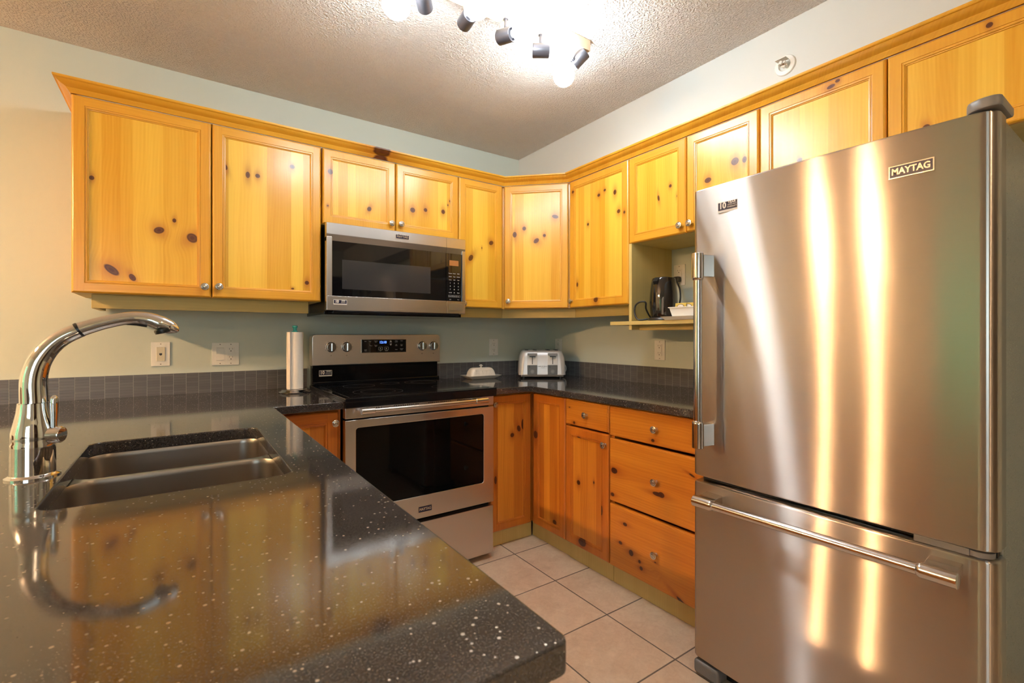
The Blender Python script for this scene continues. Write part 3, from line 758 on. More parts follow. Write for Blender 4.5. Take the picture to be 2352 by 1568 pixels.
# oven door with window opening
def framed(x0, x1, z0, z1, wx0, wx1, wz0, wz1, r=.012, th=.044, y=.0, mat=SS, name='oven_door', parent=None):
    me = slab_mesh([rrect(x0, x1, z0, z1, .004, 2), rrect(wx0, wx1, wz0, wz1, r, 5)[::-1]], 0, th, .002)
    b = B(); b.mesh(me, Matrix.Translation((0, y+th, 0)) @ FRONT); return b.build(name, mat, parent, smooth=30)
dr = framed(0, SW, .296, .790, .047, .696, .402, .755, parent=t)
B().poly(rrect(.0455, .6975, .4005, .7565, .012, 5), .0045, .008, axis='y').build('oven_window', BLKO, dr, smooth=0)
hb = B(); hb.tube([(.10, -.050, .832), (.655, -.050, .832)], .0105, 20)
hb.build('handle_bar', SSH, dr)
for xa, xb in ((.054, .112), (.619, .690)):
    c = B(); c.lathe([(0, 0), (.0125, 0), (.0138, .002), (.0138, xb-xa-.002), (.0125, xb-xa), (0, xb-xa)], (xa, -.050, .832), 'x', 24)
    c.box(xa+.006, xb-.012 if xa < .3 else xb-.006, -.040, .0, .825, .839, bev=.003); c.build('handle_end', SSH, dr)
b = B(); b.box(.335, .407, -.0015, .0, .322, .354, bev=.0005); bd = b.build('badge', BADGE, dr)
B().box(.3375, .4045, -.0020, -.0015, .3245, .3515).build('badge_plate', NAVY, dr, smooth=0)
b = B(); addtext(b, 'MAYTAG', .0175, .371, -.0022, .338, bold=.0004, sx=.84); b.build('badge_lettering', BADGE, dr, smooth=0)
B().box(0, SW, .004, .045, .030, .276, bev=.003).build('storage_drawer', SS, t)
# backguard
t_bg = B(); YG = .625
pts = [(-.001, .993), (SW+.001, .993)] + arc(SW+.001-.022, 1.163-.022, .022, 0, 90, 5) + arc(-.001+.022, 1.163-.022, .022, 90, 180, 5)
t_bg.poly(pts, YG, YG+.075, axis='y', bev=.006)
bg = t_bg.build('backguard', steel('backguard_steel', (.70, .665, .63), .40, 0, streak='h', fine=.01), t)
B().box(.008, SW-.008, YG+.022, YG+.08, .876, .9935).box(.006, SW-.006, YG-.005, YG+.03, .888, .905, bev=.004).build('riser_panel', BLKE, t, smooth=0)
cp = B().box(.262, .534, YG-.0015, YG, 1.056, 1.136, bev=.0006).build('display_bezel', BADGE, bg)
B().box(.2655, .5305, YG-.0025, YG-.0015, 1.0595, 1.1325).build('display_panel', BLKG, bg, smooth=0)
b = B(); addtext(b, '12:10', .0195, .389, YG-.0029, 1.117, bold=.0003); b.build('clock_digits', LCDB, bg, smooth=0)
b = B(); yt = YG-.0029
for (tx, x, z) in (('Bake', .287, 1.123), ('Broil', .313, 1.123), ('Convect', .347, 1.125), ('Bake', .347, 1.119), ('Warm', .318, 1.098), ('Frozen', .347, 1.101), ('Bake', .347, 1.095), ('Temp', .436, 1.113), ('Timer', .470, 1.126), ('Set/Off', .470, 1.119), ('Clock', .503, 1.125), ('Self', .470, 1.103), ('Clean', .470, 1.097), ('Oven', .503, 1.103), ('Light', .503, 1.097), ('Delay', .470, 1.074), ('Control', .503, 1.078), ('Lock', .503, 1.072), ('On', .374, 1.068), ('Cancel', .410, 1.068), ('Cook', .287, 1.075), ('Time', .287, 1.069)):
    addtext(b, tx, .0062, x, yt, z)
b.poly([(.429, 1.119), (.443, 1.119), (.436, 1.128)], yt-.0003, yt+.0003, axis='y'); b.poly([(.429, 1.107), (.436, 1.098), (.443, 1.107)], yt-.0003, yt+.0003, axis='y')
for x in (.374, .410):
    me = slab_mesh([rrect(x-.012, x+.012, 1.072, 1.090, .003, 2), rrect(x-.0108, x+.0108, 1.0732, 1.0888, .002, 2)[::-1]], 0, .0006, .0001); b.mesh(me, Matrix.Translation((0, yt, 0)) @ FRONT)
    b.poly([(x-.003, 1.077), (x+.004, 1.081), (x-.003, 1.085)], yt-.0003, yt+.0003, axis='y')
b.build('panel_lettering', PRNT, bg, smooth=0)
for x in (.098, .182, .636, .712):
    k = B(); k.lathe([(0, 0), (.0275, 0), (.0275, .004), (.0245, .006), (.0235, .020), (.0215, .023), (0, .023)], (x, YG, 1.093), '-y', 32)
    k.box(x-.004, x+.004, YG-.030, YG-.020, 1.070, 1.116, bev=.003)
    k.build('burner_knob', SSH, bg, smooth=40)
for x, tx in ((.098, 'LF'), (.182, 'LR'), (.636, 'RR'), (.712, 'RF')):
    b = B(); addtext(b, tx, .008, x, YG-.0006, 1.046)
    for k in range(9):
        a = R(210-k*30); b.box(x+.033*math.cos(a)-.0012, x+.033*math.cos(a)+.0012, YG-.0008, YG, 1.093+.033*math.sin(a)-.0012, 1.093+.033*math.sin(a)+.0012)
    b.build('knob_marks', BLK, bg, smooth=0)
def sticker(parent, x0, x1, z0, z1, y, rot=None, dark=NAVY):
    w_, h_ = x1-x0, z1-z0
    B().box(x0, x1, y, y+.0006, z0, z1).build('sticker', WHP, parent, smooth=0)
    b = B(); b.box(x0+.002, x1-.002, y-.0004, y, z0+h_*.20, z1-.002); b.build('sticker_field', dark, parent, smooth=0)
    b = B(); zc = z0+h_*.6
    addtext(b, '10', h_*.80, x0+w_*.25, y-.0007, zc, bold=.0009, sx=.9, ex=.0002)
    addtext(b, 'YEAR', h_*.30, x0+w_*.72, y-.0007, zc+h_*.22, bold=.0003, sx=1.1, ex=.0002)
    addtext(b, 'LIMITED PARTS', h_*.15, x0+w_*.72, y-.0007, zc-h_*.0, sx=.85, ex=.0002)
    addtext(b, 'WARRANTY', h_*.19, x0+w_*.72, y-.0007, zc-h_*.2, sx=.9, ex=.0002)
    b.build('sticker_lettering', WHP, parent, smooth=0)
rp = [o for o in t.children if o.name.startswith('riser_panel')][0]
sticker(rp, .040, .108, .933, .966, YG+.0205)

# ------------------------------------------------------------------ microwave
MX, MY, MZ = .574, 2.380, 1.280
t = thing('microwave', 'stainless over-range microwave hung above the stove', 'microwave', (MX, MY, MZ))
MWD, MH = .761, .424
B().box(.012, MWD-.012, .034, WY-MY-.002, .0, MH, bev=.002).build('casing', BLK, t)
B().box(.0, MWD-.0, .05, WY-MY-.002, -.019, -.0005, bev=.003).box(.03, MWD-.04, .0, .06, -.014, -.0005, bev=.003).build('base_vent', BLKE, t)
def mw_frame(name, x0, x1, gx0, gx1, parent, mat):
    pr = B(); z0, z1 = 0, MH
    gz0, gz1, gs = .070, .336, .352
    # bottom, top, chamfer, side
    pr.box(x0, x1, 0, .034, z0, gz0, bev=.002)
    pr.poly([(.034, gz1), (.0085, gz1), (.0005, gs+.014), (0, gs+.018), (0, z1-.002), (.002, z1), (.034, z1)], x0, x1, axis='x')
    if gx0 > x0: pr.box(x0, gx0, 0, .034, gz0, gs+.004, bev=.0015)
    if gx1 < x1: pr.box(gx1, x1, 0, .034, gz0, gs+.004, bev=.0015)
    return pr.build(name, mat, parent, smooth=30)
md = mw_frame('door', .0, .641, .026, .641, t, SS)
B().box(.026, .6405, .0075, .03, .070, .338).build('door_glass', BLKG, md, smooth=0)
B().box(.075, .547, .0068, .0074, .106, .250).build('window_mesh', WINM, md, smooth=0)
mc = mw_frame('control_panel', .6425, MWD, .6425, .741, t, SS)
cg = B().box(.6430, .741, .0075, .03, .070, .338).build('control_glass', BLKG, mc, smooth=0)
B().box(.663, .720, .0062, .0072, .270, .300).build('display', LCDA, mc, smooth=0)
b = B(); yt = .0069
for r_, row in enumerate((('Popcorn', 'Potato', 'Cook'), ('Reheat', 'Keep', 'Defrost'), ('Soften', 'Melt', 'Vent'), ('1', '2', '3'), ('4', '5', '6'), ('7', '8', '9'), ('Add 30', '0', 'Timer'))):
    z = .226-r_*.0180
    for c_, tx in enumerate(row): addtext(b, tx, .0095 if len(tx) == 1 else .0062, .668+c_*.0255, yt, z, bold=.0001)
for c_, tx in enumerate(('Cancel', 'Power', 'Start')):
    x = .668+c_*.0255
    me = slab_mesh([rrect(x-.0115, x+.0115, .092, .1045, .002, 2), rrect(x-.0108, x+.0108, .0927, .1038, .0014, 2)[::-1]], 0, .0006, .0001); b.mesh(me, Matrix.Translation((0, yt, 0)) @ FRONT)
    addtext(b, tx, .0062, x, yt, .098)
addtext(b, 'Light', .006, .668, yt, .080); addtext(b, 'Vent', .006, .719, yt, .080)
b.build('keypad_lettering', PRNT, mc, smooth=0)
B().box(.655, .743, -.0006, .0, .018, .056, bev=.0003).build('rating_label', steel('label_steel', (.60, .57, .55), .3, 0, streak='h'), mc)
b = B(); b.box(.345, .419, -.0018, .0, .384, .407, bev=.0005); b.build('badge', BADGE, md)
B().box(.347, .417, -.0024, -.0018, .386, .405).build('badge_plate', NAVY, md, smooth=0)
b = B(); addtext(b, 'MAYTAG', .0160, .382, -.0027, .3955, bold=.0004, sx=.95); b.build('badge_lettering', BADGE, md, smooth=0)
sticker(md, .032, .096, .028, .052, -.0008)

# ------------------------------------------------------------------ refrigerator
FX, FY = 1.452, .987
t = thing('refrigerator', 'large stainless bottom-freezer refrigerator on the right', 'refrigerator', (FX, FY, 0), -90)
FW = .748; BUL = .010
def yf(x): u = (x-FW/2)/(FW/2); return -BUL*(1-u*u)
def door_prof(x0, x1, r=.016, r2=.034, th=.068, n=40):
    pts = []
    for k in range(9):
        a = R(180+90*k/8); pts.append((x0+r+r*math.cos(a), r+r*math.sin(a)+yf(x0+r)*1.0))
    for k in range(1, n): x = x0+r+(x1-x0-r-r2)*k/n; pts.append((x, yf(x)))
    r = r2
    for k in range(13):
        a = R(270+90*k/12); pts.append((x1-r+r*math.cos(a), r+r*math.sin(a)+yf(x1-r)))
    pts += [(x1, th), (x0, th)]
    return pts
def fdoor(name, z0, z1):
    t2 = bmesh.new(); pp = door_prof(.0, FW); n = len(pp)
    lv = [(z0, .006), (z0+.002, .002), (z0+.006, 0), (z1-.006, 0), (z1-.002, .002), (z1, .006)]
    cx, cy = FW/2, .05; rings = []
    for z, d in lv:
        ring = []
        for x, y in pp:
            ox = d if x < .03 else (-d if x > FW-.03 else 0)
            oy = d if y < .03 else 0
            ring.append(t2.verts.new((x+ox, y+oy, z)))
        rings.append(ring)
    for a, c in zip(rings, rings[1:]):
        for k in range(n): t2.faces.new((a[k], a[(k+1) % n], c[(k+1) % n], c[k]))
    t2.faces.new(rings[0][::-1]); t2.faces.new(rings[-1]); bmesh.ops.recalc_face_normals(t2, faces=t2.faces)
    b = B(); b._merge(t2, 0); return b.build(name, SS_F, t, smooth=35)
fd = fdoor('refrigerator_door', .680, 1.655)
fz = fdoor('freezer_door', .058, .661)
B().box(.004, FW-.004, .072, WX1-FX-.03, .045, 1.650, bev=.006).build('cabinet_body', MSIDE, t)
B().box(.010, FW-.010, .045, .0715, .064, 1.648).build('door_gasket', BLKM, t, smooth=0)
B().box(.60, .700, .004, .045, .6625, .6785, bev=.002).lathe([(0, 0), (.026, 0), (.026, .012), (0, .012)], (.712, .030, .664), 'z', 20).build('middle_hinge', GREYP, t)
hc = B(); hc.poly(arc(.735, .013, .018, -90, 0, 5)+[(.753, .115), (.735, .12)]+[(.690, .08), (.690, .030), (.694, .014), (.703, .003), (.715, -.003), (.725, -.005)], 1.6585, 1.684, bev=.006); hc.build('hinge_cover', GREYP, t)
B().box(.004, .095, -.006, .09, .004, .050, bev=.010, seg=3).build('leveling_foot_cover', GREYP, t)
B().box(FW-.095, FW-.004, -.006, .09, .004, .050, bev=.010, seg=3).build('leveling_foot_cover', GREYP, t)
B().box(.096, FW-.096, .045, .070, .008, .052).build('base_grille', BLKM, t, smooth=0)
B().cyl((.12, .10, .0), .02, .03, 'z').cyl((FW-.12, .10, 0), .02, .03, 'z').box(.05, FW-.05, .1, .7, .03, .046).build('rollers', BLK, t)
# door handle
def bar(parent, a, b_, r, rc, cap):
    a, b_ = Vector(a), Vector(b_); d = (b_-a).normalized()
    B().tube([a+d*cap, b_-d*cap], r, 28).build('handle_bar', SSH, parent, smooth=50)
    for p, s in ((a, 1), (b_, -1)):
        c = B(); prof = [(0, 0), (rc*.86, 0), (rc, .002), (rc, cap-.008), (rc*.93, cap-.002), (r, cap+.002), (r, cap-.01)]
        c.lathe(prof, p, d*s, 28)
        if abs(d.z) > .5:
            z0_, z1_ = sorted((p.z+s*.004, p.z+s*(cap-.012)))
            c.poly([(p.x-.010, p.y), (p.x+.010, p.y), (p.x+.010, p.y+.022), (p.x+.020, -p.y*0+yf(p.x)+.004), (p.x-.014, yf(p.x)+.004), (p.x-.010, p.y+.02)], z0_, z1_, bev=.002)
        else:
            x0_, x1_ = sorted((p.x+s*.006, p.x+s*(cap-.006)))
            c.poly([(p.y, p.z-.009), (p.y, p.z+.012), (.002, p.z+.020), (.002, p.z-.009)], x0_, x1_, axis='x', bev=.002)
        c.build('handle_mount', SSH, parent, smooth=40)
bar(fd, (.062, -.066, .790), (.062, -.066, 1.428), .0135, .0185, .088)
bar(fz, (.047, -.066, .616), (.697, -.066, .624), .0135, .0180, .070)
yb = yf(.60)-.001
b = B(); b.box(.555, .643, yb-.003, yb+.004, 1.5445, 1.5765, bev=.0008); b.build('badge', BADGE, fd)
B().box(.558, .640, yb-.0038, yb-.003, 1.5475, 1.5735).build('badge_plate', NAVY, fd, smooth=0)
b = B(); addtext(b, 'MAYTAG', .0215, .599, yb-.0042, 1.5602, bold=.0006, sx=.86); b.build('badge_lettering', BADGE, fd, smooth=0)
sticker(fd, .096, .164, 1.5585, 1.5925, yf(.11)-.002)

# ------------------------------------------------------------------ small things
t = thing('paper_towel_holder', 'metal paper towel stand with teal finial left of the stove', 'paper towel holder', (.468, 2.570, CT))
B().lathe([(0, 0), (.074, 0), (.077, .004), (.074, .008), (.066, .010), (.064, .014), (.058, .017), (.020, .018), (0, .018)], (0, 0, 0), 'z', 48).build('base', SSH, t, smooth=50)
B().cyl((0, 0, .018), .006, .283).build('rod', NICK, t)
B().lathe([(0, 0), (.017, 0), (.015, .003), (.009, .008), (.0085, .018), (.013, .026), (.012, .032), (0, .034)], (0, 0, .3008), 'z', 24).build('finial', TEAL, t)
def towel():
    b = B(); pts = []
    n = 48
    for k in range(n):
        a = 2*PI*k/n; r = .0385*(1+.012*math.sin(3*a)); pts.append((r*math.cos(a), r*math.sin(a)))
    b.poly(pts, 0, .281)
    b.poly([(-.0365, -.012), (-.0385, -.010), (-.0395, -.030), (-.030, -.040), (-.027, -.0375), (-.0355, -.027)], .0, .281)
    return b
o = towel().build('paper_towel_roll', PAPER, smooth=35); o.location = (.468, 2.570, CT+.0195)
tag(o, 'white paper towel roll standing on its metal holder', 'paper towel')
# butter dish
t = thing('butter_dish', 'white ceramic covered butter dish lettered BUTTER on corner counter', 'butter dish', (1.618, 2.676, CT), -2)
def loft(levels):
    b = bmesh.new(); rings = [[b.verts.new((x, y, z)) for x, y in rrect(-a, a, -c, c, r, 6)] for a, c, r, z in levels]
    for p, q in zip(rings, rings[1:]):
        for k in range(len(p)): b.faces.new((p[k], p[(k+1) % len(p)], q[(k+1) % len(p)], q[k]))
    b.faces.new(rings[0][::-1]); b.faces.new(rings[-1]); bmesh.ops.recalc_face_normals(b, faces=b.faces)
    o = B(); o._merge(b, 0); return o
loft([(.085, .040, .012, 0), (.088, .043, .012, .002), (.105, .055, .012, .012), (.122, .068, .010, .022), (.1225, .0685, .010, .0235), (.120, .066, .010, .024), (.095, .045, .012, .017)]).build('dish', CER, t, smooth=40)
ld = loft([(.092, .043, .016, .018), (.0925, .0435, .016, .022), (.088, .041, .020, .045), (.080, .036, .022, .062), (.072, .030, .022, .070), (.060, .022, .018, .0735), (.03, .012, .01, .0745)]).build('cover', CER, t, smooth=60)
B().lathe([(0, 0), (.007, 0), (.0055, .004), (.0065, .007), (.0125, .010), (.0130, .013), (.009, .016), (.005, .019), (0, .020)], (0, 0, .074), 'z', 24).build('cover_knob', CER, ld)
b = B(); addtext(b, 'BUTTER', .041, .006, -.0405, .043, bold=.0006, sx=1.0, ex=.0022, rot=Matrix.Rotation(R(-8), 4, 'X')); b.build('embossed_lettering', CER, ld, smooth=0)
# toaster
t = thing('toaster', 'silver four-slice toaster in the counter corner', 'toaster', (2.025, 2.555, CT), -34)
TW = .154; TH = .185
def shell():
    b = bmesh.new(); lv = [(TW+.003, .125, .030, .022), (TW+.003, .127, .034, .030), (TW, .125, .036, .090), (TW-.006, .120, .036, .140), (TW-.018, .110, .034, .172), (TW-.028, .100, .030, .182), (TW-.045, .085, .025, .186)]
    rings = []
    for a, c, r, z in lv: rings.append([b.verts.new((x, y, z-(.006*(1-(x/TW)**2) if z > .17 else 0))) for x, y in rrect(-a, a, -c, c, r, 6)])
    for p, q in zip(rings, rings[1:]):
        for k in range(len(p)): b.faces.new((p[k], p[(k+1) % len(p)], q[(k+1) % len(p)], q[k]))
    b.faces.new(rings[0][::-1]); b.faces.new(rings[-1]); bmesh.ops.recalc_face_normals(b, faces=b.faces)
    o = B(); o._merge(b, 0); return o
sh = shell().build('shell', SILV, t, smooth=50)
B().box(-TW+.012, TW-.012, -.118, .118, .010, .0225, bev=.005).build('base', GREYP, t)
for x in (-.122, .122):
    for y in (-.09, .09): B().cyl((x, y, 0), .010, .0105, seg=16).build('foot', BLK, t)
for cx in (-.067, .067):
    B().box(cx-.033, cx+.033, -.1285, -.122, .024, .087, bev=.003).build('control_face', DGREY, sh)
    r_ = B().box(cx-.033, cx+.033, -.1280, -.123, .088, .168, bev=.002).build('lever_recess', SILVL, sh)
    B().box(cx-.0022, cx+.0022, -.1290, -.1279, .094, .148).build('lever_slot', BLK, sh, smooth=0)
    lv = B().poly([(cx-.031, .152), (cx-.018, .147), (cx+.018, .147), (cx+.031, .152), (cx+.031, .166), (cx-.031, .166)], -.138, -.124, axis='y', bev=.002).build('lever_hood', GREYP, sh)
    B().box(cx-.019, cx+.019, -.150, -.126, .142, .149, bev=.002).build('lever', BLK, sh)
    B().lathe([(.012, 0), (.0135, 0), (.0135, .0008), (.012, .0008), (.012, 0)], (cx, -.1285, .046), '-y', 24).cyl((cx, -.1285, .046), .010, .003, '-y', 20).build('dial', GREYP, sh)
    B().box(cx-.020, cx-.017, -.1292, -.1284, .068, .086).build('indicator_slot', BLK, sh, smooth=0)
for cx in (-.10, -.045, .045, .10): B().box(cx-.010, cx+.010, -.070, .075, .176, .187, bev=.002).build('bread_slot', BLK, sh)
b = B(); addtext(b, 'HAMILTON BEACH', .0072, 0, -.1284, .080, bold=.0001); addtext(b, 'toastation', .0062, .003, -.1284, .071); b.build('shell_lettering', DGREY, sh, smooth=0)
B().tube([(TW-.005, .06, .075), (TW+.016, .062, .078), (TW+.026, .066, .060), (TW+.024, .07, .035), (TW+.010, .075, .022), (TW-.02, .09, .012)], .0033, 10).build('cord', WHT, t)
# kettle
t = thing('electric_kettle', 'glossy black electric kettle on the nook shelf', 'kettle', (2.035, 1.555, 1.2325))
B().lathe([(0, 0), (.076, 0), (.078, .006), (.074, .014), (.064, .018), (0, .018)], (0, 0, 0), 'z', 40).build('base', BLK, t)
kb = B().lathe([(0, .018), (.060, .018), (.063, .022), (.0675, .055), (.0700, .095), (.0680, .140), (.0620, .190), (.0585, .212), (.056, .218), (.048, .219), (.0475, .214), (0, .214)], (0, 0, 0), 'z', 48).build('body', plain('kettle_black', (.010, .009, .009), .07, 0, 1.55, coat=.6), t, smooth=60)
B().lathe([(0, 0), (.043, 0), (.042, .004), (.030, .009), (.006, .011), (0, .011)], (0, 0, .2145), 'z', 32).build('lid', BLK, kb)
B().poly([(-.070, .200), (-.055, .2195), (-.040, .219), (-.056, .170)], -.014, .014, axis='y', bev=.003).build('pour_lip', BLK, kb)
B().tube([(.048, .012, .205), (.078, .020, .206), (.098, .026, .188), (.102, .027, .150), (.094, .025, .110), (.066, .018, .075)], [.008, .0095, .010, .0095, .009, .007], 14).build('handle', BLK, kb, smooth=60)
B().tube([(-.058, -.038, .030), (-.0585, -.039, .105), (-.0505, -.035, .125)], .006, 10, sq=.5).build('body_reflection', DGREY, kb)  # grey strip standing in for the track light's reflection on the body
cd = B().tube([(-.055, .056, .010), (-.075, .090, .005), (-.080, .112, .020), (-.078, .124, .055), (-.074, .118, .085), (-.066, .095, .100), (-.055, .070, .096), (-.040, .078, .060), (.02, .085, .010), (.10, .085, .008), (.16, .050, .04), (.185, .035, .11), (.205, .050, .175), (.213, .076, .222)], .0045, 10)
cd.build('cord', BLK, t, smooth=60)
B().box(.203, .2305, .058, .094, .220, .250, bev=.006, seg=3).build('plug', BLK, t)
# tray, box, packets
t = thing('serving_tray', 'white rectangular tray beside the kettle on the nook shelf', 'tray', (1.985, 1.385, 1.2325), 0)
loft([(.060, .082, .008, 0), (.062, .084, .008, .002), (.072, .100, .010, .015), (.0735, .1015, .010, .0165), (.070, .098, .010, .0162), (.060, .082, .006, .005)]).build('tray_pan', WHT, t, smooth=40)
t = thing('packet_box', 'white open bin holding tea packets, standing in the white tray', 'bin', (1.995, 1.380, 1.2378), 0)
def binb():
    b = bmesh.new(); lv = [(.038, .062, .004, 0), (.046, .078, .004, .052), (.0505, .0825, .004, .053), (.0505, .0825, .004, .057), (.044, .076, .003, .057), (.036, .060, .003, .003)]
    rings = [[b.verts.new((x, y, z)) for x, y in rrect(-a, a, -c, c, r, 3)] for a, c, r, z in lv]
    for p, q in zip(rings, rings[1:]):
        for k in range(len(p)): b.faces.new((p[k], p[(k+1) % len(p)], q[(k+1) % len(p)], q[k]))
    b.faces.new(rings[0][::-1]); b.faces.new(rings[-1]); bmesh.ops.recalc_face_normals(b, faces=b.faces); o = B(); o._merge(b, 0); return o
bx_ = binb().build('bin_shell', WHT, t, smooth=30)
B().poly([(.000, .018), (.052, .018), (.055, .044), (.000, .044)], -.0002, .0010, axis='y').build('label_patch', BRN, bx_, smooth=0)
lp = bx_.children[0]; lp.rotation_euler = (R(-8), 0, R(-90)); lp.location = (-.0415, .010, 0)
lg = B().poly(rrect(.008, .022, .023, .039, .006, 4), -.0008, -.0002, axis='y').box(.030, .046, -.0008, -.0002, .026, .036).build('label_print', ORG, lp, smooth=0)
for i, (dx, lab) in enumerate(((-.030, 'yellow tea packet with white oval emblem at the front of the bin'), (-.022, 'yellow tea packet second from the front in the bin'), (-.013, 'yellow tea packet third from the front in the bin'))):
    p = thing('tea_packet', lab, 'tea packet', (1.995+dx, 1.410-.036*i, 1.2412), -90, 'tea packets in the bin')
    env = B().box(-.031, .031, -.0016, .0016, 0, .074, bev=.0012).build('envelope', YEL, p)
    em = B()
    oval = [(.019*math.cos(2*PI*k/28), .052+.014*math.sin(2*PI*k/28)) for k in range(28)]
    em.poly([(x*1.12, .052+(z-.052)*1.15) for x, z in oval], -.0021, -.0016, mi=1, axis='y'); em.poly(oval, -.0025, -.0021, mi=0, axis='y')
    addtext(em, 'TWININGS', .0085, 0, -.0028, .054, mi=1, sx=.9); addtext(em, 'TEA', .005, 0, -.0028, .046, mi=1)
    em.build('emblem', [WHP, BLK], p, smooth=0)
    p.rotation_euler = (R(-10), 0, R(-90))

# ---- outlets
def screw(b, x, z, mi=1): b.cyl((x, -.0052, z), .0022, .0008, '-y', 10, mi=mi)
def receptacle(b, cx, z0, mi=2):
    for dz in (.0205, -.0205):
        zc = z0+dz
        b.box(cx-.0075, cx-.0060, -.0093, -.0088, zc+.001, zc+.009, mi=mi); b.box(cx+.0060, cx+.0075, -.0093, -.0088, zc+.002, zc+.008, mi=mi)
        b.cyl((cx, -.0088, zc-.006), .0026, .0006, '-y', 10, mi=mi)
def outlet(name, label, cat, loc_, rz, kind, group=None):
    t = thing(name, label, cat, loc_, rz, group)
    w_ = .0595 if kind == 'double' else .0365; z = .0575
    B().poly(rrect(-w_, w_, -z, z, .003, 3), -.0055, -.0002, axis='y', bev=.002).build('wall_plate', WHT, t)
    ins = B(); mats = [WHT, GREYP, BLK]
    if kind == 'phone':
        ins.box(-.0165, .0165, -.0088, -.004, -.033, .033, bev=.001); mats[0] = IVORY; ins.build('insert', mats, t)
        B().box(-.0055, .0055, -.0094, -.0088, -.004, .004).box(-.003, .003, -.0094, -.0088, -.0065, -.004).build('phone_jack', BLK, t, smooth=0)
    elif kind == 'double':
        c1_, c2_ = -.0235, .0235
        B().poly([(-.004, -.033), (-.0088, -.031), (-.0070, 0), (-.0098, .031), (-.004, .033)], c1_-.0165, c1_+.0165, axis='x').build('rocker_switch', WHT, t, smooth=0)
        ins.box(c2_-.0165, c2_+.0165, -.0088, -.004, -.033, .033, bev=.001); receptacle(ins, c2_, 0); ins.build('receptacle', mats, t)
    else:
        ins.box(-.0165, .0165, -.0088, -.004, -.033, .033, bev=.001); receptacle(ins, 0, 0); ins.build('receptacle', mats, t)
    sb = B()
    for cx in ((-.0235, .0235) if kind == 'double' else (0,)):
        for s in (-1, 1): sb.cyl((cx, -.0054, s*.048), .0026, .0008, '-y', 12)
    sb.build('screws', GREYP, t)
outlet('phone_jack_plate', 'white wall plate with ivory phone jack left of the double plate', 'wall plate', (-.079, WY, 1.069), 0, 'phone')
outlet('switch_plate', 'white double plate with rocker switch and outlet over left counter', 'wall plate', (.186, WY, 1.064), 0, 'double')
outlet('wall_outlet', 'white outlet on back wall above the butter dish', 'outlet', (1.803, WY, 1.074), 0, 'single', 'white wall outlets')
outlet('wall_outlet', 'white outlet on right wall half hidden behind the toaster', 'outlet', (WX1, 2.660, 1.074), -90, 'single', 'white wall outlets')
outlet('wall_outlet', 'white outlet on right wall below the nook shelf', 'outlet', (WX1, 1.762, 1.072), -90, 'single', 'white wall outlets')
outlet('wall_outlet', 'white outlet inside the nook with the black kettle plug in it', 'outlet', (WX1, 1.630, 1.492), -90, 'single', 'white wall outlets')

# ---- sprinkler
t = thing('fire_sprinkler', 'round white sidewall sprinkler on the soffit above the cabinets', 'sprinkler', (2.022, .950, 2.2585), -90)
B().lathe([(.020, 0), (.041, .0), (.041, .003), (.038, .006), (.024, .008), (.022, .002), (.020, 0)], (0, 0, 0), '-y', 40).build('escutcheon', WHT, t)
B().cyl((0, -.001, 0), .012, .016, '-y', 20).build('stem', WHT, t)
B().box(-.014, -.009, -.034, -.014, -.004, .004, bev=.001).box(.009, .014, -.034, -.014, -.004, .004, bev=.001).box(-.014, .014, -.016, -.012, -.006, .006, bev=.001).cyl((0, -.030, 0), .006, .010, '-y', 16).build('frame_arms', WHT, t)
B().box(-.021, .021, -.044, -.014, .012, .0145, bev=.0006).build('deflector', WHT, t)
B().cyl((0, -.016, 0), .0028, .016, '-y', 12).build('heat_bulb', COPR, t)

# ------------------------------------------------------------------ track light
t = thing('track_light', 'birch ceiling bar light with six graphite spot heads and globe bulbs', 'ceiling light', (0, 0, 0))
BY0, BY1 = 1.488, 1.560
B().box(.40, 1.452, BY0, BY1, 2.386, 2.4335, bev=.0015).build('wooden_bar', GOLDP, t)
SY = 1.524
heads = [((1.421, SY, 2.362), (-.45, .75, -.72)), ((1.207, SY, 2.322), (.81, -.57, -.02)), ((1.034, SY, 2.320), (.285, -.945, -.15)), ((.862, SY, 2.318), (-.133, -.99, -.03)), ((.690, SY, 2.318), (-.56, -.82, .09)), ((.520, SY, 2.322), (.76, -.045, -.64))]
stems = [1.381, 1.207, 1.034, .860, .687, .513]
for (c, dr_), sxm in zip(heads, stems):
    d = Vector(dr_).normalized(); c = Vector(c)
    hd_ = B(); hd_.lathe([(0, 0), (.0255, 0), (.0275, .002), (.0275, .066), (.0265, .068), (.022, .066), (.022, .05), (0, .05)], c-d*.034, d, 28)
    hd_ = hd_.build('spot_head', FIXG, t, smooth=40)
    zb = 2.386; st = B(); st.cyl((sxm, SY, zb-.004), .0095, .004, 'z', 20); st.cyl((sxm, SY, zb-.040), .0065, .037, 'z', 18)
    st.tube([(sxm, SY, zb-.038), (sxm, SY, min(zb-.044, c.z+.02)), tuple(c.lerp(Vector((sxm, SY, c.z)), .15))], .005, 10); st.build('stem', FIXG, hd_)
    bl = B(); bc = c+d*.092
    bl.lathe([(0, -.058), (.0135, -.058), (.0145, -.050), (.022, -.042)], bc, d, 28)
    bl.build('bulb_neck', WHT, hd_)
    gl = B(); gl.lathe([(0, -.047)]+[(.047*math.sin(PI*k/12), -.047*math.cos(PI*k/12)) for k in range(1, 12)]+[(0, .047)], bc, d, 24)
    gl.build('bulb', EB, hd_)

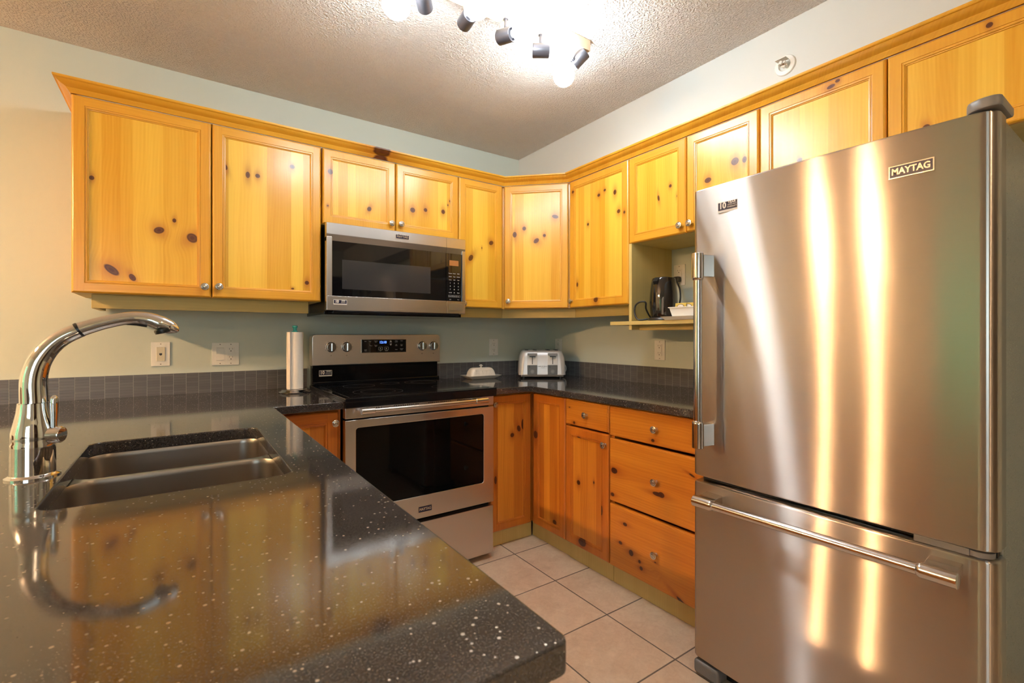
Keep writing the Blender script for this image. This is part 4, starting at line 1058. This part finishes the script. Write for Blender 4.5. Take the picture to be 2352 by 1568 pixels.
# ------------------------------------------------------------------ lamps outside the frame that light the room
t = thing('dining_ceiling_lamp', 'two-arm ceiling lamp with frosted glass shades in the dining area', 'ceiling light', (-2.2, 1.76, 0))
B().cyl((0, 0, 2.405), .07, .028, 'z').cyl((0, 0, 2.19), .008, .22, 'z').sphere((0, 0, 2.20), .03).build('stem', FIXG, t)
for cy in (.27, -.27):
    cx = 0
    B().tube([(0, 0, 2.20), (cx*.5, cy*.5, 2.23), (cx, cy, 2.22), (cx, cy, 2.18)], .006, 12).build('arm', FIXG, t)
    sh_ = B().lathe([(.020, .075), (.035, .070), (.062, .012), (.075, -.008), (.073, -.008), (.060, .010), (.032, .067), (.020, .072), (.020, .075)], (cx, cy, 2.11), 'z', 32).build('lamp_shade', SHADE, t)
    B().sphere((cx, cy, 2.113), .032).build('bulb', EP, sh_)
t = thing('globe_ceiling_light', 'round glowing ceiling globe in the hall behind the camera', 'ceiling light', (.75, -1.45, CEIL))
B().cyl((0, 0, -.02), .09, .02, 'z').build('mount', FIXG, t)
B().lathe([(.10*math.sin(PI*k/16), -.10*math.cos(PI*k/16)) for k in range(0, 15)]+[(.038, .095)], (0, 0, -.113), 'z', 32).build('globe', GLOB, t)

# ------------------------------------------------------------------ the living side behind the camera, seen in the metal
CARP = plain('brown_carpet', (.16, .105, .07), .95, noise=.3)
LEATH = plain('dark_brown_leather', (.045, .028, .020), .45, noise=.2)
DOORW = plain('blue_grey_door', (.30, .34, .40), .5)
WALN = plain('walnut', (.07, .035, .018), .4, noise=.4)
tag(B().box(-3.4, -1.0, -2.3, .9, .0005, .012, bev=.003).build('rug', CARP), 'large brown rug on the living room floor', 'rug')
t = thing('sofa', 'dark brown leather sofa standing on the rug', 'sofa', (-2.3, -1.2, .0125))
B().box(-.95, .95, -.42, .42, .08, .40, bev=.04).build('base', LEATH, t)
B().box(-.95, .95, -.46, -.22, .40, .86, bev=.07).build('backrest', LEATH, t)
for s_ in (-1, 1):
    B().box(s_*.80, s_*1.02, -.44, .44, .08, .62, bev=.05).build('armrest', LEATH, t)
    B().box(s_*.02, s_*.78, -.22, .44, .40, .50, bev=.035).build('seat_cushion', LEATH, t)
    for y in (-.38, .38): B().cyl((s_*.92, y, 0), .025, .08, 'z').build('leg', WALN, t)
t = thing('sideboard', 'dark walnut sideboard against the left wall', 'sideboard', (-3.36, 2.25, 0))
B().box(-.22, .20, -.50, .50, .10, .85, bev=.004).build('body', WALN, t)
for y in (-.25, .25):
    d_ = B().box(.2005, .218, y-.24, y+.24, .12, .83, bev=.003).build('door', WALN, t); B().cyl((.218, y*.2, .5), .012, .02, 'x').build('knob', NICK, d_)
for x, y in ((-.19, -.46), (-.19, .46), (.17, -.46), (.17, .46)): B().box(x-.02, x+.02, y-.02, y+.02, 0, .10).build('leg', WALN, t)
d1 = struct(B().box(-.45, .45, WYF+.002, WYF+.045, .005, 2.05, bev=.003).build('door_1', DOORW)); 
for z0_, z1_ in ((.20, .95), (1.10, 1.88)):
    for x0_ in (-.34, .06): B().box(x0_, x0_+.28, WYF+.045, WYF+.052, z0_, z1_, bev=.003).build('door_panel', DOORW, d1)
B().sphere((.38, WYF+.085, 1.0), .028).build('door_knob', NICK, d1)
t = thing('bookcase', 'tall dark walnut bookcase against the front wall', 'bookcase', (1.45, WYF+.20, 0))
b = B(); b.box(-.60, -.57, -.17, .17, 0, 2.0).box(.57, .60, -.17, .17, 0, 2.0).box(-.57, .57, -.17, -.155, .0, 2.0)
b.build('case', WALN, t, smooth=0)
for z in (.06, .50, .95, 1.40, 1.97): B().box(-.569, .569, -.154, .17, z, z+.025).build('shelf', WALN, t, smooth=0)
